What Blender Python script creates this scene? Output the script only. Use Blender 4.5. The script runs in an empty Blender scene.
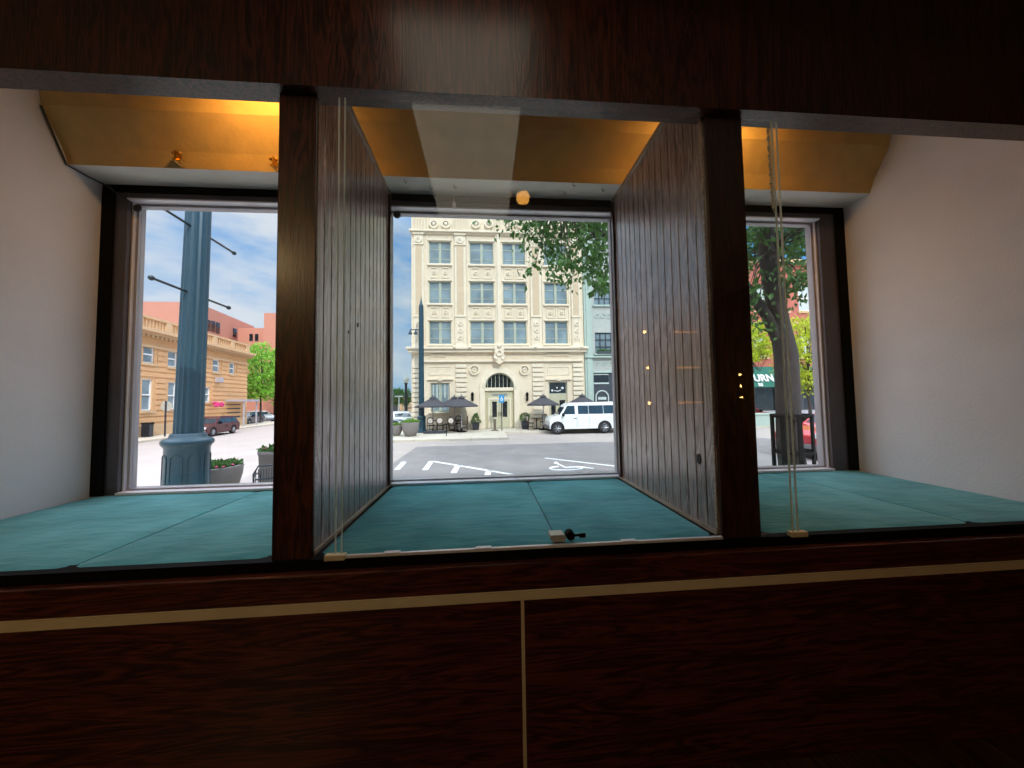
import bpy, bmesh, math, random
from mathutils import Vector, Matrix
random.seed(7)
R = math.radians
scene = bpy.context.scene
C = scene.collection

# ------------------------------------------------------------------ camera, sky, sun, exposure
EYE = 2.0
YAW, PITCH, ROLL, FPX = -.0796, .0463, -.0153, 339.03
_f = Vector((-math.sin(YAW)*math.cos(PITCH), math.cos(YAW)*math.cos(PITCH), math.sin(PITCH)))
_r = Vector((math.cos(YAW), math.sin(YAW), 0)); _u = _r.cross(_f)
CR = _r*math.cos(ROLL) + _u*math.sin(ROLL); CU = _u*math.cos(ROLL) - _r*math.sin(ROLL); CF = _f
cam = bpy.data.cameras.new('camera'); cam.sensor_width = 36; cam.lens = FPX*36/1024
cam.clip_start = .02; cam.clip_end = 500
co = bpy.data.objects.new('camera', cam); C.objects.link(co)
m = Matrix((CR, CU, -CF)).transposed().to_4x4(); m.translation = Vector((0, 0, EYE)); co.matrix_world = m
scene.camera = co
scene.view_settings.view_transform = 'Standard'; scene.view_settings.look = 'None'
scene.view_settings.exposure = 0.7; scene.view_settings.gamma = 1.0
scene.view_settings.use_curve_mapping = False
scene.cycles.use_denoising = True
scene.cycles.max_bounces = 10; scene.cycles.transparent_max_bounces = 24
scene.cycles.sample_clamp_indirect = 6
scene.cycles.caustics_reflective = False; scene.cycles.caustics_refractive = False

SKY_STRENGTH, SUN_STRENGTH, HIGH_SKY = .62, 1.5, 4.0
w = bpy.data.worlds.new('sky'); scene.world = w; w.use_nodes = True
nt = w.node_tree; N = nt.nodes; L = nt.links
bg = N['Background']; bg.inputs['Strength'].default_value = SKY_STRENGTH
tc = N.new('ShaderNodeTexCoord'); sp = N.new('ShaderNodeSeparateXYZ'); L.new(tc.outputs['Generated'], sp.inputs[0])
rp = N.new('ShaderNodeValToRGB'); L.new(sp.outputs['Z'], rp.inputs[0])
e = rp.color_ramp.elements
e[0].position = 0.0; e[0].color = (.42, .64, .86, 1); e[1].position = .75; e[1].color = (.08, .26, .72, 1)
x = e.new(.30); x.color = (.13, .42, .84, 1)
mp = N.new('ShaderNodeMapping'); mp.inputs['Scale'].default_value = (1.6, 1.6, 4.2); mp.inputs['Location'].default_value = (2.3, .9, .45)
L.new(tc.outputs['Generated'], mp.inputs[0])
no = N.new('ShaderNodeTexNoise'); no.inputs['Scale'].default_value = 1.7; no.inputs['Detail'].default_value = 9; no.inputs['Roughness'].default_value = .58
L.new(mp.outputs[0], no.inputs['Vector'])
# more cloud over the left-hand street than over the corner
ax = N.new('ShaderNodeMath'); ax.operation = 'MULTIPLY_ADD'; ax.inputs[1].default_value = -.30; ax.inputs[2].default_value = 0
L.new(sp.outputs['X'], ax.inputs[0])
ad = N.new('ShaderNodeMath'); ad.operation = 'ADD'; L.new(no.outputs[0], ad.inputs[0]); L.new(ax.outputs[0], ad.inputs[1])
cr = N.new('ShaderNodeValToRGB'); cr.color_ramp.elements[0].position = .47; cr.color_ramp.elements[1].position = .70
L.new(ad.outputs[0], cr.inputs[0])
mx = N.new('ShaderNodeMix'); mx.data_type = 'RGBA'; L.new(cr.outputs[0], mx.inputs[0]); L.new(rp.outputs[0], mx.inputs[6])
mx.inputs[7].default_value = (.74, .80, .90, 1)
# unseen upper sky brightened far above the blue band, added fill for the interior
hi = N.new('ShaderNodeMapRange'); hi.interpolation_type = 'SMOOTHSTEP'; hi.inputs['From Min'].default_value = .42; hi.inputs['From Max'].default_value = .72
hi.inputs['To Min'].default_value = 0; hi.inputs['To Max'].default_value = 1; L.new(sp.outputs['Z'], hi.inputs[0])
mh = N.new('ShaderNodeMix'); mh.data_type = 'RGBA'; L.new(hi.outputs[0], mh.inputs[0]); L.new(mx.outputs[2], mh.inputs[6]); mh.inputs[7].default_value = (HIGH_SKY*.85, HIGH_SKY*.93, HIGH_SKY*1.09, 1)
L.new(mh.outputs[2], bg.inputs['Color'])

SUN_DIR = Vector((-.35, 1, -.75)).normalized()
sl = bpy.data.lights.new('sun', 'SUN'); sl.energy = SUN_STRENGTH; sl.angle = R(.6); sl.color = (1, .96, .90)
so = bpy.data.objects.new('sun', sl); C.objects.link(so); so.rotation_euler = SUN_DIR.to_track_quat('-Z', 'Y').to_euler()

def ray(px, py): return CF + CR*((px-512)/FPX) + CU*((384-py)/FPX)
def at(px, py, Y):
    d = ray(px, py); d = d*(Y/d.y); return Vector((d.x, Y, d.z+EYE))
def atz(px, py, Z=0.0):
    d = ray(px, py); d = d*((Z-EYE)/d.z); return Vector((d.x, d.y, Z))
def onplane(px, py, A, B):
    """distance along the wall A->B and height where a sight line meets it"""
    d = ray(px, py); ex, ey = B[0]-A[0], B[1]-A[1]; l = math.hypot(ex, ey); ex /= l; ey /= l
    t = (A[0]*ey-A[1]*ex)/(d.x*ey-d.y*ex); q = d*t
    return (q.x-A[0])*ex+(q.y-A[1])*ey, q.z+EYE

# ------------------------------------------------------------------ materials
def srgb(c):
    f = lambda v: v/12.92 if v <= .04045 else ((v+.055)/1.055)**2.4
    return tuple(f(v/255) for v in c)+(1,)
def pm(name, col, rough=.6, metal=0, var=.12, scale=6, bump=0, bscale=None, stretch=(1, 1, 1), emit=None, es=1, coat=0, spec=None):
    m = bpy.data.materials.new(name); m.use_nodes = True; t = m.node_tree; n = t.nodes; l = t.links
    b = n['Principled BSDF']; col = srgb(col)
    b.inputs['Roughness'].default_value = rough; b.inputs['Metallic'].default_value = metal
    if coat: b.inputs['Coat Weight'].default_value = coat; b.inputs['Coat Roughness'].default_value = .08
    if spec is not None: b.inputs['Specular IOR Level'].default_value = spec
    tcn = n.new('ShaderNodeTexCoord'); mpn = n.new('ShaderNodeMapping'); mpn.inputs['Scale'].default_value = stretch
    l.new(tcn.outputs['Object'], mpn.inputs[0])
    nz = n.new('ShaderNodeTexNoise'); nz.inputs['Scale'].default_value = scale; nz.inputs['Detail'].default_value = 6
    l.new(mpn.outputs[0], nz.inputs['Vector'])
    r = n.new('ShaderNodeValToRGB'); r.color_ramp.elements[0].position = .3; r.color_ramp.elements[1].position = .7
    r.color_ramp.elements[0].color = tuple(c*(1-var) for c in col[:3])+(1,)
    r.color_ramp.elements[1].color = tuple(min(1, c*(1+var)) for c in col[:3])+(1,)
    l.new(nz.outputs[0], r.inputs[0]); l.new(r.outputs[0], b.inputs['Base Color'])
    if bump:
        nb = n.new('ShaderNodeTexNoise'); nb.inputs['Scale'].default_value = bscale or scale*4; nb.inputs['Detail'].default_value = 5
        l.new(mpn.outputs[0], nb.inputs['Vector'])
        bp = n.new('ShaderNodeBump'); bp.inputs['Strength'].default_value = bump; bp.inputs['Distance'].default_value = .02
        l.new(nb.outputs[0], bp.inputs['Height']); l.new(bp.outputs[0], b.inputs['Normal'])
    if emit:
        b.inputs['Emission Color'].default_value = srgb(emit); b.inputs['Emission Strength'].default_value = es
    return m
def wood(name, dark, light, rough=.4, scale=1.0, axis=2, coat=.3):
    m = bpy.data.materials.new(name); m.use_nodes = True; t = m.node_tree; n = t.nodes; l = t.links
    b = n['Principled BSDF']; b.inputs['Roughness'].default_value = rough; b.inputs['Coat Weight'].default_value = coat; b.inputs['Coat Roughness'].default_value = .24
    tcn = n.new('ShaderNodeTexCoord'); mpn = n.new('ShaderNodeMapping')
    s = [9*scale]*3; s[axis] = .7*scale; mpn.inputs['Scale'].default_value = s; l.new(tcn.outputs['Object'], mpn.inputs[0])
    nz = n.new('ShaderNodeTexNoise'); nz.inputs['Scale'].default_value = 1.6; nz.inputs['Detail'].default_value = 4; nz.inputs['Distortion'].default_value = 1.2
    l.new(mpn.outputs[0], nz.inputs['Vector'])
    mu = n.new('ShaderNodeMath'); mu.operation = 'MULTIPLY'; mu.inputs[1].default_value = 14; l.new(nz.outputs[0], mu.inputs[0])
    fr = n.new('ShaderNodeMath'); fr.operation = 'PINGPONG'; fr.inputs[1].default_value = 1; l.new(mu.outputs[0], fr.inputs[0])
    fine = n.new('ShaderNodeTexNoise'); fine.inputs['Scale'].default_value = 12; fine.inputs['Detail'].default_value = 5; l.new(mpn.outputs[0], fine.inputs['Vector'])
    mm = n.new('ShaderNodeMath'); mm.operation = 'MULTIPLY'; l.new(fr.outputs[0], mm.inputs[0]); l.new(fine.outputs[0], mm.inputs[1])
    r = n.new('ShaderNodeValToRGB'); r.color_ramp.elements[0].position = .05; r.color_ramp.elements[1].position = .6
    r.color_ramp.elements[0].color = srgb(dark); r.color_ramp.elements[1].color = srgb(light)
    l.new(mm.outputs[0], r.inputs[0]); l.new(r.outputs[0], b.inputs['Base Color'])
    bp = n.new('ShaderNodeBump'); bp.inputs['Strength'].default_value = .25; bp.inputs['Distance'].default_value = .004
    l.new(mm.outputs[0], bp.inputs['Height']); l.new(bp.outputs[0], b.inputs['Normal'])
    return m
def glassm(name, tint=(1, 1, 1), refl=1.0, ior=1.5):
    m = bpy.data.materials.new(name); m.use_nodes = True; t = m.node_tree; n = t.nodes; l = t.links
    n.remove(n['Principled BSDF']); out = n['Material Output']
    tr = n.new('ShaderNodeBsdfTransparent'); tr.inputs[0].default_value = tint+(1,)
    gl = n.new('ShaderNodeBsdfGlossy'); gl.inputs['Roughness'].default_value = .01
    ge = n.new('ShaderNodeNewGeometry'); dt = n.new('ShaderNodeVectorMath'); dt.operation = 'DOT_PRODUCT'   # Schlick reflectance, same on both faces
    l.new(ge.outputs['Normal'], dt.inputs[0]); l.new(ge.outputs['Incoming'], dt.inputs[1])
    def mth(op, a, b=None):
        q = n.new('ShaderNodeMath'); q.operation = op
        for i, v in enumerate((a, b)):
            if v is None: continue
            if isinstance(v, (int, float)): q.inputs[i].default_value = v
            else: l.new(v, q.inputs[i])
        return q.outputs[0]
    c_ = mth('ABSOLUTE', dt.outputs['Value']); pw = mth('POWER', mth('SUBTRACT', 1.0, c_), 5.0)
    mu = n.new('ShaderNodeMath'); mu.operation = 'MULTIPLY'; mu.inputs[1].default_value = refl
    l.new(mth('ADD', mth('MULTIPLY', pw, .96), .04), mu.inputs[0])
    mi = n.new('ShaderNodeMixShader'); l.new(mu.outputs[0], mi.inputs[0]); l.new(tr.outputs[0], mi.inputs[1]); l.new(gl.outputs[0], mi.inputs[2])
    l.new(mi.outputs[0], out.inputs[0]); return m
def brickm(name, c1, c2, mortar, scale=1.0, bw=.24, rh=.08, ms=.008, rough=.8, vertical=True):
    m = bpy.data.materials.new(name); m.use_nodes = True; t = m.node_tree; n = t.nodes; l = t.links
    b = n['Principled BSDF']; b.inputs['Roughness'].default_value = rough
    tcn = n.new('ShaderNodeTexCoord'); mpn = n.new('ShaderNodeMapping')
    if vertical: mpn.inputs['Rotation'].default_value = (R(-90), 0, 0)
    l.new(tcn.outputs['Object'], mpn.inputs[0])
    k = n.new('ShaderNodeTexBrick'); k.inputs['Scale'].default_value = scale
    k.inputs['Color1'].default_value = srgb(c1); k.inputs['Color2'].default_value = srgb(c2); k.inputs['Mortar'].default_value = srgb(mortar)
    k.inputs['Mortar Size'].default_value = ms; k.inputs['Brick Width'].default_value = bw; k.inputs['Row Height'].default_value = rh
    l.new(mpn.outputs[0], k.inputs['Vector']); l.new(k.outputs[0], b.inputs['Base Color'])
    return m

M = {}
M['plaster'] = pm('white_plaster', (230, 230, 236), .9, var=.03, scale=3, bump=.12, bscale=60)
M['soffit'] = pm('soffit_paint', (222, 220, 216), .85, var=.04, scale=4)
M['ochre'] = pm('cream_fascia_paint', (226, 190, 122), .7, var=.08, scale=8, bump=.15)
M['dark_wood'] = wood('dark_stained_wood', (38, 19, 14), (98, 50, 34), .38, 1.2, 2)
M['rail_wood'] = wood('red_brown_rail_wood', (50, 22, 20), (116, 56, 44), .35, 1.0, 0)
M['panel_wood'] = wood('grey_brown_beadboard', (122, 98, 94), (200, 172, 164), .30, 1.1, 2, coat=1.0)
M['panel_trim'] = wood('panel_edge_wood', (150, 126, 108), (204, 178, 156), .45, 1.3, 1)
M['beige'] = pm('beige_strip', (236, 218, 184), .6, var=.08)
M['black'] = pm('black_trim', (12, 11, 12), .8, spec=.15, var=.1)
M['bronze'] = pm('dark_bronze_aluminium', (92, 87, 92), .4, .3, var=.06)
M['silver'] = pm('silver_bead', (236, 234, 244), .4, .1, var=.04)
M['greyframe'] = pm('grey_frame', (178, 176, 184), .5, .2, var=.05)
M['socket'] = pm('white_socket', (220, 215, 205), .5)
M['glass'] = glassm('window_glass', (.985, .995, .99), .8)
M['sglass'] = glassm('sliding_glass', (.94, .965, .955), 1.0)
M['sedge'] = None
M['roomwall'] = pm('brown_room_wall', (92, 74, 58), .8, var=.05)
M['roomfloor'] = wood('room_floorboards', (44, 28, 20), (92, 60, 40), .4, .8, 1)
M['ext'] = pm('exterior_stone', (150, 140, 126), .8)

def frosty(name, c, tr):
    m = pm(name, c, .15, var=.03); t = m.node_tree; n = t.nodes; l = t.links
    tl = n.new('ShaderNodeBsdfTranslucent'); tl.inputs[0].default_value = srgb(c); mi = n.new('ShaderNodeMixShader'); mi.inputs[0].default_value = tr
    l.new(n['Principled BSDF'].outputs[0], mi.inputs[1]); l.new(tl.outputs[0], mi.inputs[2]); l.new(mi.outputs[0], n['Material Output'].inputs[0]); return m
M['sedge'] = frosty('polished_glass_edge', (240, 244, 236), .75)
def carpet():
    m = bpy.data.materials.new('teal_carpet'); m.use_nodes = True; t = m.node_tree; n = t.nodes; l = t.links
    b = n['Principled BSDF']; b.inputs['Roughness'].default_value = .95; b.inputs['Specular IOR Level'].default_value = .15
    b.inputs['Sheen Weight'].default_value = .3; b.inputs['Sheen Roughness'].default_value = .5
    tcn = n.new('ShaderNodeTexCoord')
    a = n.new('ShaderNodeTexNoise'); a.inputs['Scale'].default_value = 3; a.inputs['Detail'].default_value = 8; l.new(tcn.outputs['Object'], a.inputs['Vector'])
    r = n.new('ShaderNodeValToRGB'); r.color_ramp.elements[0].position = .32; r.color_ramp.elements[1].position = .68
    r.color_ramp.elements[0].color = srgb((54, 142, 152)); r.color_ramp.elements[1].color = srgb((92, 178, 188)); l.new(a.outputs[0], r.inputs[0])
    l.new(r.outputs[0], b.inputs['Base Color'])
    mpn = n.new('ShaderNodeMapping'); mpn.inputs['Scale'].default_value = (1.6, 5, 1); mpn.inputs['Rotation'].default_value = (0, 0, R(-8)); l.new(tcn.outputs['Object'], mpn.inputs[0])
    c = n.new('ShaderNodeTexNoise'); c.inputs['Scale'].default_value = 2.4; c.inputs['Detail'].default_value = 3; c.inputs['Distortion'].default_value = .6; l.new(mpn.outputs[0], c.inputs['Vector'])
    f = n.new('ShaderNodeTexNoise'); f.inputs['Scale'].default_value = 160; l.new(tcn.outputs['Object'], f.inputs['Vector'])
    s = n.new('ShaderNodeMath'); s.operation = 'MULTIPLY_ADD'; s.inputs[1].default_value = .06; l.new(f.outputs[0], s.inputs[0]); l.new(c.outputs[0], s.inputs[2])
    bp = n.new('ShaderNodeBump'); bp.inputs['Strength'].default_value = .38; bp.inputs['Distance'].default_value = .05
    l.new(s.outputs[0], bp.inputs['Height']); l.new(bp.outputs[0], b.inputs['Normal']); return m
M['carpet'] = carpet()

# ------------------------------------------------------------------ mesh helpers
class MB:
    def __init__(s): s.v = []; s.f = []; s.sm = []
    def add(s, vs, fs, smooth=False):
        o = len(s.v); s.v += [Vector(v) for v in vs]
        for f in fs: s.f.append([i+o for i in f]); s.sm.append(smooth)
        return s
    def box(s, x0, x1, y0, y1, z0, z1):
        x0, x1 = sorted((x0, x1)); y0, y1 = sorted((y0, y1)); z0, z1 = sorted((z0, z1))
        return s.add([(x0,y0,z0),(x1,y0,z0),(x1,y1,z0),(x0,y1,z0),(x0,y0,z1),(x1,y0,z1),(x1,y1,z1),(x0,y1,z1)],
              [(0,3,2,1),(4,5,6,7),(0,1,5,4),(1,2,6,5),(2,3,7,6),(3,0,4,7)])
    def bar(s, a, b, r0, r1=None, n=8, caps=True):
        a = Vector(a); b = Vector(b); r1 = r0 if r1 is None else r1
        d = (b-a).normalized(); u = d.orthogonal().normalized(); w_ = d.cross(u)
        vs = []
        for p, r in ((a, r0), (b, r1)):
            vs += [p+(u*math.cos(2*math.pi*i/n)+w_*math.sin(2*math.pi*i/n))*r for i in range(n)]
        fs = [(i, (i+1) % n, n+(i+1) % n, n+i) for i in range(n)]
        s.add(vs, fs, n > 5)
        if caps: s.add(vs[:n], [tuple(range(n))[::-1]]); s.add(vs[n:], [tuple(range(n))])
        return s
    def tube(s, pts, rad, n=8):
        pts = [Vector(p) for p in pts]; k = len(pts)
        rad = rad if isinstance(rad, (list, tuple)) else [rad]*k
        vs = []; u = None
        for i, p in enumerate(pts):
            d = (pts[min(i+1, k-1)]-pts[max(i-1, 0)]).normalized()
            u = d.orthogonal().normalized() if u is None else (u-d*u.dot(d)).normalized()
            w_ = d.cross(u)
            vs += [p+(u*math.cos(2*math.pi*j/n)+w_*math.sin(2*math.pi*j/n))*rad[i] for j in range(n)]
        fs = [(i*n+j, i*n+(j+1) % n, (i+1)*n+(j+1) % n, (i+1)*n+j) for i in range(k-1) for j in range(n)]
        s.add(vs, fs, True); s.add(vs[:n], [tuple(range(n))[::-1]]); return s.add(vs[-n:], [tuple(range(n))])
    def lathe(s, prof, c=(0, 0, 0), n=24, smooth=True, axis='z', rot=0):
        vs = []; cx, cy, cz = c
        for r, z in prof:
            for i in range(n):
                a = 2*math.pi*i/n+rot; p = (r*math.cos(a), r*math.sin(a), z)
                if axis == 'y': p = (p[0], p[2], p[1])
                vs.append((p[0]+cx, p[1]+cy, p[2]+cz))
        k = len(prof); fs = [(i*n+j, i*n+(j+1) % n, (i+1)*n+(j+1) % n, (i+1)*n+j) for i in range(k-1) for j in range(n)]
        s.add(vs, fs, smooth); s.add(vs[:n], [tuple(range(n))[::-1]]); return s.add(vs[-n:], [tuple(range(n))])
    def ball(s, c, r, n=10, sz=1.0):
        k = n//2+1
        return s.lathe([(max(1e-4, r*math.sin(math.pi*i/k)), -r*sz*math.cos(math.pi*i/k)) for i in range(k+1)], c, n)
    def prism(s, poly, y0, y1, taper=None):
        """poly in (x,z), extruded along y; taper(z)->factor on y"""
        k = len(poly); t = taper or (lambda z: 1)
        vs = [(x, y0*t(z), z) for x, z in poly]+[(x, y1*t(z), z) for x, z in poly]
        s.add(vs, [(i, (i+1) % k, k+(i+1) % k, k+i) for i in range(k)])
        s.add(vs[:k], [tuple(range(k))]); return s.add(vs[k:], [tuple(range(k))[::-1]])
    def ring(s, c, r0, r1, y0, y1, a0=0, a1=360, n=24):
        """flat arch in the xz plane with thickness"""
        st = [R(a0+(a1-a0)*i/n) for i in range(n+1)]; vs = []
        for a in st:
            for r in (r0, r1):
                for y in (y0, y1): vs.append((c[0]+r*math.cos(a), y, c[1]+r*math.sin(a)))
        fs = []
        for i in range(n):
            a = i*4; b = a+4
            fs += [(a, a+2, b+2, b), (a+1, b+1, b+3, a+3), (a, b, b+1, a+1), (a+2, a+3, b+3, b+2)]
        if abs(a1-a0) < 359: fs += [(0, 1, 3, 2), (4*n, 4*n+2, 4*n+3, 4*n+1)]
        return s.add(vs, fs)
OFF = {}
def link(name, mb, m, parent=None, off=None, bevel=0, seg=2):
    me = bpy.data.meshes.new(name)
    o_ = off if off is not None else OFF.get(parent.name if parent else None, Vector((0, 0, 0)))
    me.from_pydata([tuple(v-o_) for v in mb.v], [], mb.f); me.polygons.foreach_set('use_smooth', mb.sm)
    bm = bmesh.new(); bm.from_mesh(me); bmesh.ops.recalc_face_normals(bm, faces=bm.faces); bm.to_mesh(me); bm.free()
    me.materials.append(m); o = bpy.data.objects.new(name, me); C.objects.link(o)
    if parent: o.parent = parent; OFF[o.name] = o_
    if bevel:
        md = o.modifiers.new('edge', 'BEVEL'); md.width = bevel; md.segments = seg; md.limit_method = 'ANGLE'; md.angle_limit = R(35)
    return o
def struct(name, mb, m, parent=None, **k):
    o = link(name, mb, m, parent, **k)
    if not parent: o['kind'] = 'structure'
    return o
def tag(o, label, cat, group=None):
    o['label'] = label; o['category'] = cat
    if group: o['group'] = group
    return o
def thing(name, label, cat, loc=(0, 0, 0), rz=0, group=None, world=False, scale=1):
    """Empty at the base; world=True: the parts' vertices are given in world coordinates"""
    o = bpy.data.objects.new(name, None); C.objects.link(o); o.location = loc; o.rotation_euler = (0, 0, rz); o.scale = (scale,)*3
    o.empty_display_size = .1; OFF[o.name] = Vector(loc) if world else Vector((0, 0, 0))
    return tag(o, label, cat, group)
def solo(name, mb, m, label, cat, loc=None, group=None, **k):
    """one-mesh thing, world coordinates, origin moved to loc"""
    loc = Vector(loc) if loc is not None else Vector((0, 0, 0))
    o = link(name, mb, m, None, off=loc, **k); o.location = loc; return tag(o, label, cat, group)
def dup(root, loc, rz, label, scale=None, group=None):
    def rec(o, p):
        c = o.copy(); C.objects.link(c); c.parent = p
        for ch in o.children: rec(ch, c)
        return c
    kids = list(root.children); r = root.copy(); C.objects.link(r); r.parent = None
    r.location = loc; r.rotation_euler = (0, 0, rz); r['label'] = label
    if scale: r.scale = (scale,)*3
    if group: r['group'] = group
    for ch in kids: rec(ch, r)
    return r
def text_part(name, body, size, m, parent, loc, rot, depth=.01, align='CENTER', bold=0):
    cu = bpy.data.curves.new(name, 'FONT'); cu.body = body; cu.size = size; cu.extrude = depth; cu.align_x = align; cu.align_y = 'CENTER'; cu.offset = bold
    t = bpy.data.objects.new(name, cu); C.objects.link(t); bpy.context.view_layer.update()
    me = bpy.data.meshes.new_from_object(t.evaluated_get(bpy.context.evaluated_depsgraph_get()))
    bpy.data.objects.remove(t); me.materials.clear(); me.materials.append(m)
    o = bpy.data.objects.new(name, me); C.objects.link(o); o.parent = parent; o.location = loc; o.rotation_euler = rot
    return o

# ================================================================== THE ROOM AND DISPLAY WINDOW
D, YF, ZC, ZH = 2.8, 1.6, 1.33, 3.715        # window plane, front plane, carpet height, soffit height
XL, XR = -2.93, 3.30
RX0, RX1, RY0, RZ0, RZ1 = -5.2, 5.6, -5.5, .35, 4.35
struct('floor', MB().box(RX0-.2, RX1+.2, RY0-.2, YF-.08, RZ0-.3, RZ0), M['roomfloor'])
struct('ceiling', MB().box(RX0-.2, RX1+.2, RY0-.2, D+.1, RZ1, 5.25), M['soffit'])
struct('wall_back', MB().box(RX0-.2, RX1+.2, RY0-.2, RY0, RZ0, RZ1), M['roomwall'])
struct('wall_room_left', MB().box(RX0-.2, RX0, RY0, YF-.08, RZ0, RZ1), M['roomwall'])
struct('wall_room_right', MB().box(RX1, RX1+.2, RY0, YF-.08, RZ0, RZ1), M['roomwall'])
struct('wall_left', MB().box(RX0-.2, XL, YF+.02, D+.1, 0, RZ1), M['plaster'])
struct('wall_right', MB().box(XR, RX1+.2, YF+.02, D+.1, 0, RZ1), M['plaster'])
# front partition flanking the opening (room side)
struct('wall_front_left', MB().box(RX0, XL-.0, YF-.08, YF+.02, RZ0, RZ1), M['dark_wood'])
struct('wall_front_right', MB().box(XR+.0, RX1, YF-.08, YF+.02, RZ0, RZ1), M['dark_wood'])
struct('wall_front', MB().box(XL, XR, YF-.08, YF+.02, 3.42, RZ1), M['dark_wood'])
# outside wall: below and above the windows
ow = MB().box(RX0-.2, RX1+.2, D+.1, D+.28, 0, ZC-.0)
ow.box(RX0-.2, RX1+.2, D+.1, D+.28, ZH, 5.25)
ow.box(RX0-.2, XL-.0, D+.1, D+.28, ZC, ZH); ow.box(XR, RX1+.2, D+.1, D+.28, ZC, ZH)
struct('wall_outside', ow, M['ext'])
# soffit above the glass and the sloped fascia that rises from its inner edge
struct('trim_1', MB().box(XL, XR, 2.57, D+.1, ZH, ZH+.06), M['soffit'])
fa = MB(); prof = [(2.57, ZH), (2.53, ZH+.10), (2.47, ZH+.20), (2.41, ZH+.30), (2.36, RZ1), (2.57, RZ1)]
k = len(prof); vs = [(XL, y, z) for y, z in prof]+[(XR, y, z) for y, z in prof]
fa.add(vs, [(i, (i+1) % k, k+(i+1) % k, k+i) for i in range(k)]+[tuple(range(k)), tuple(range(k, 2*k))])
struct('trim_2', fa, M['ochre'])

# front rails below the carpet
struct('trim_3', MB().box(XL, XR, YF-.05, YF+.02, ZC-.05, ZC-.004), M['black'])
struct('trim_4', MB().box(RX0, RX1, YF-.085, YF+.02, 1.166, ZC-.048), M['rail_wood'], bevel=.006)
struct('trim_5', MB().box(RX0, RX1, YF-.088, YF+.02, 1.126, 1.166), M['beige'])
pn = MB().box(RX0, .145, YF-.085, YF+.02, RZ0, 1.126); 
struct('wall_panel_left', pn, M['rail_wood'], bevel=.004)
struct('wall_panel_right', MB().box(.16, RX1, YF-.085, YF+.02, RZ0, 1.126), M['rail_wood'], bevel=.004)
struct('trim_6', MB().box(.145, .16, YF-.083, YF+.02, RZ0, 1.126), M['beige'])

# platform carcass under the carpets
struct('floor_display', MB().box(XL, XR, YF+.021, D+.02, .9, ZC-.035), M['dark_wood'])
# carpeted boards
def board(x0, x1, label):
    nx, ny = max(6, int((x1-x0)/.04)), 30; mb = MB(); y0, y1 = YF-.035, D+.005; vs = []
    for j in range(ny+1):
        for i in range(nx+1):
            u, v = i/nx, j/ny; X = x0+(x1-x0)*u; Y = y0+(y1-y0)*v
            ed = min(1, min(u, 1-u)*(x1-x0)/.02); z = ZC-.006*(1-ed)
            z += .0035*math.sin(6*X+16*Y+2*math.sin(3*X))*ed*math.sin(math.pi*v)
            if j == 0: z -= .012
            vs.append((X, Y, z))
    mb.add(vs, [(j*(nx+1)+i, j*(nx+1)+i+1, (j+1)*(nx+1)+i+1, (j+1)*(nx+1)+i) for j in range(ny) for i in range(nx)], True)
    b = []; 
    loop = [i for i in range(nx+1)]+[j*(nx+1)+nx for j in range(1, ny+1)]+[ny*(nx+1)+i for i in range(nx-1, -1, -1)]+[j*(nx+1) for j in range(ny-1, 0, -1)]
    lo = len(loop); top = [vs[i] for i in loop]; bot = [(p[0], p[1], ZC-.03) for p in top]
    mb.add(top+bot, [(i, (i+1) % lo, lo+(i+1) % lo, lo+i) for i in range(lo)]+[tuple(range(lo, 2*lo))])
    solo('carpeted_board', mb, M['carpet'], label, 'carpet', loc=((x0+x1)/2, (y0+y1)/2, ZC-.03), group='teal carpeted boards of the window platform')
board(XL+.01, -1.753, 'teal carpeted board against the white wall on the side of the teal lamp post')
board(-1.744, -.95, 'teal carpeted board between the carpet seam and the post beside the teal street lamp')
board(-.74, .333, 'wrinkled teal carpeted board in the middle bay beside the lamp-side divider')
board(.341, 1.10, 'smooth teal carpeted board in the middle bay beside the tree-side divider')
board(1.36, 2.503, 'teal carpeted board in front of the window with the tree trunk')
board(2.512, XR-.01, 'teal carpeted board along the bare white wall beyond the tree window')

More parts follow.
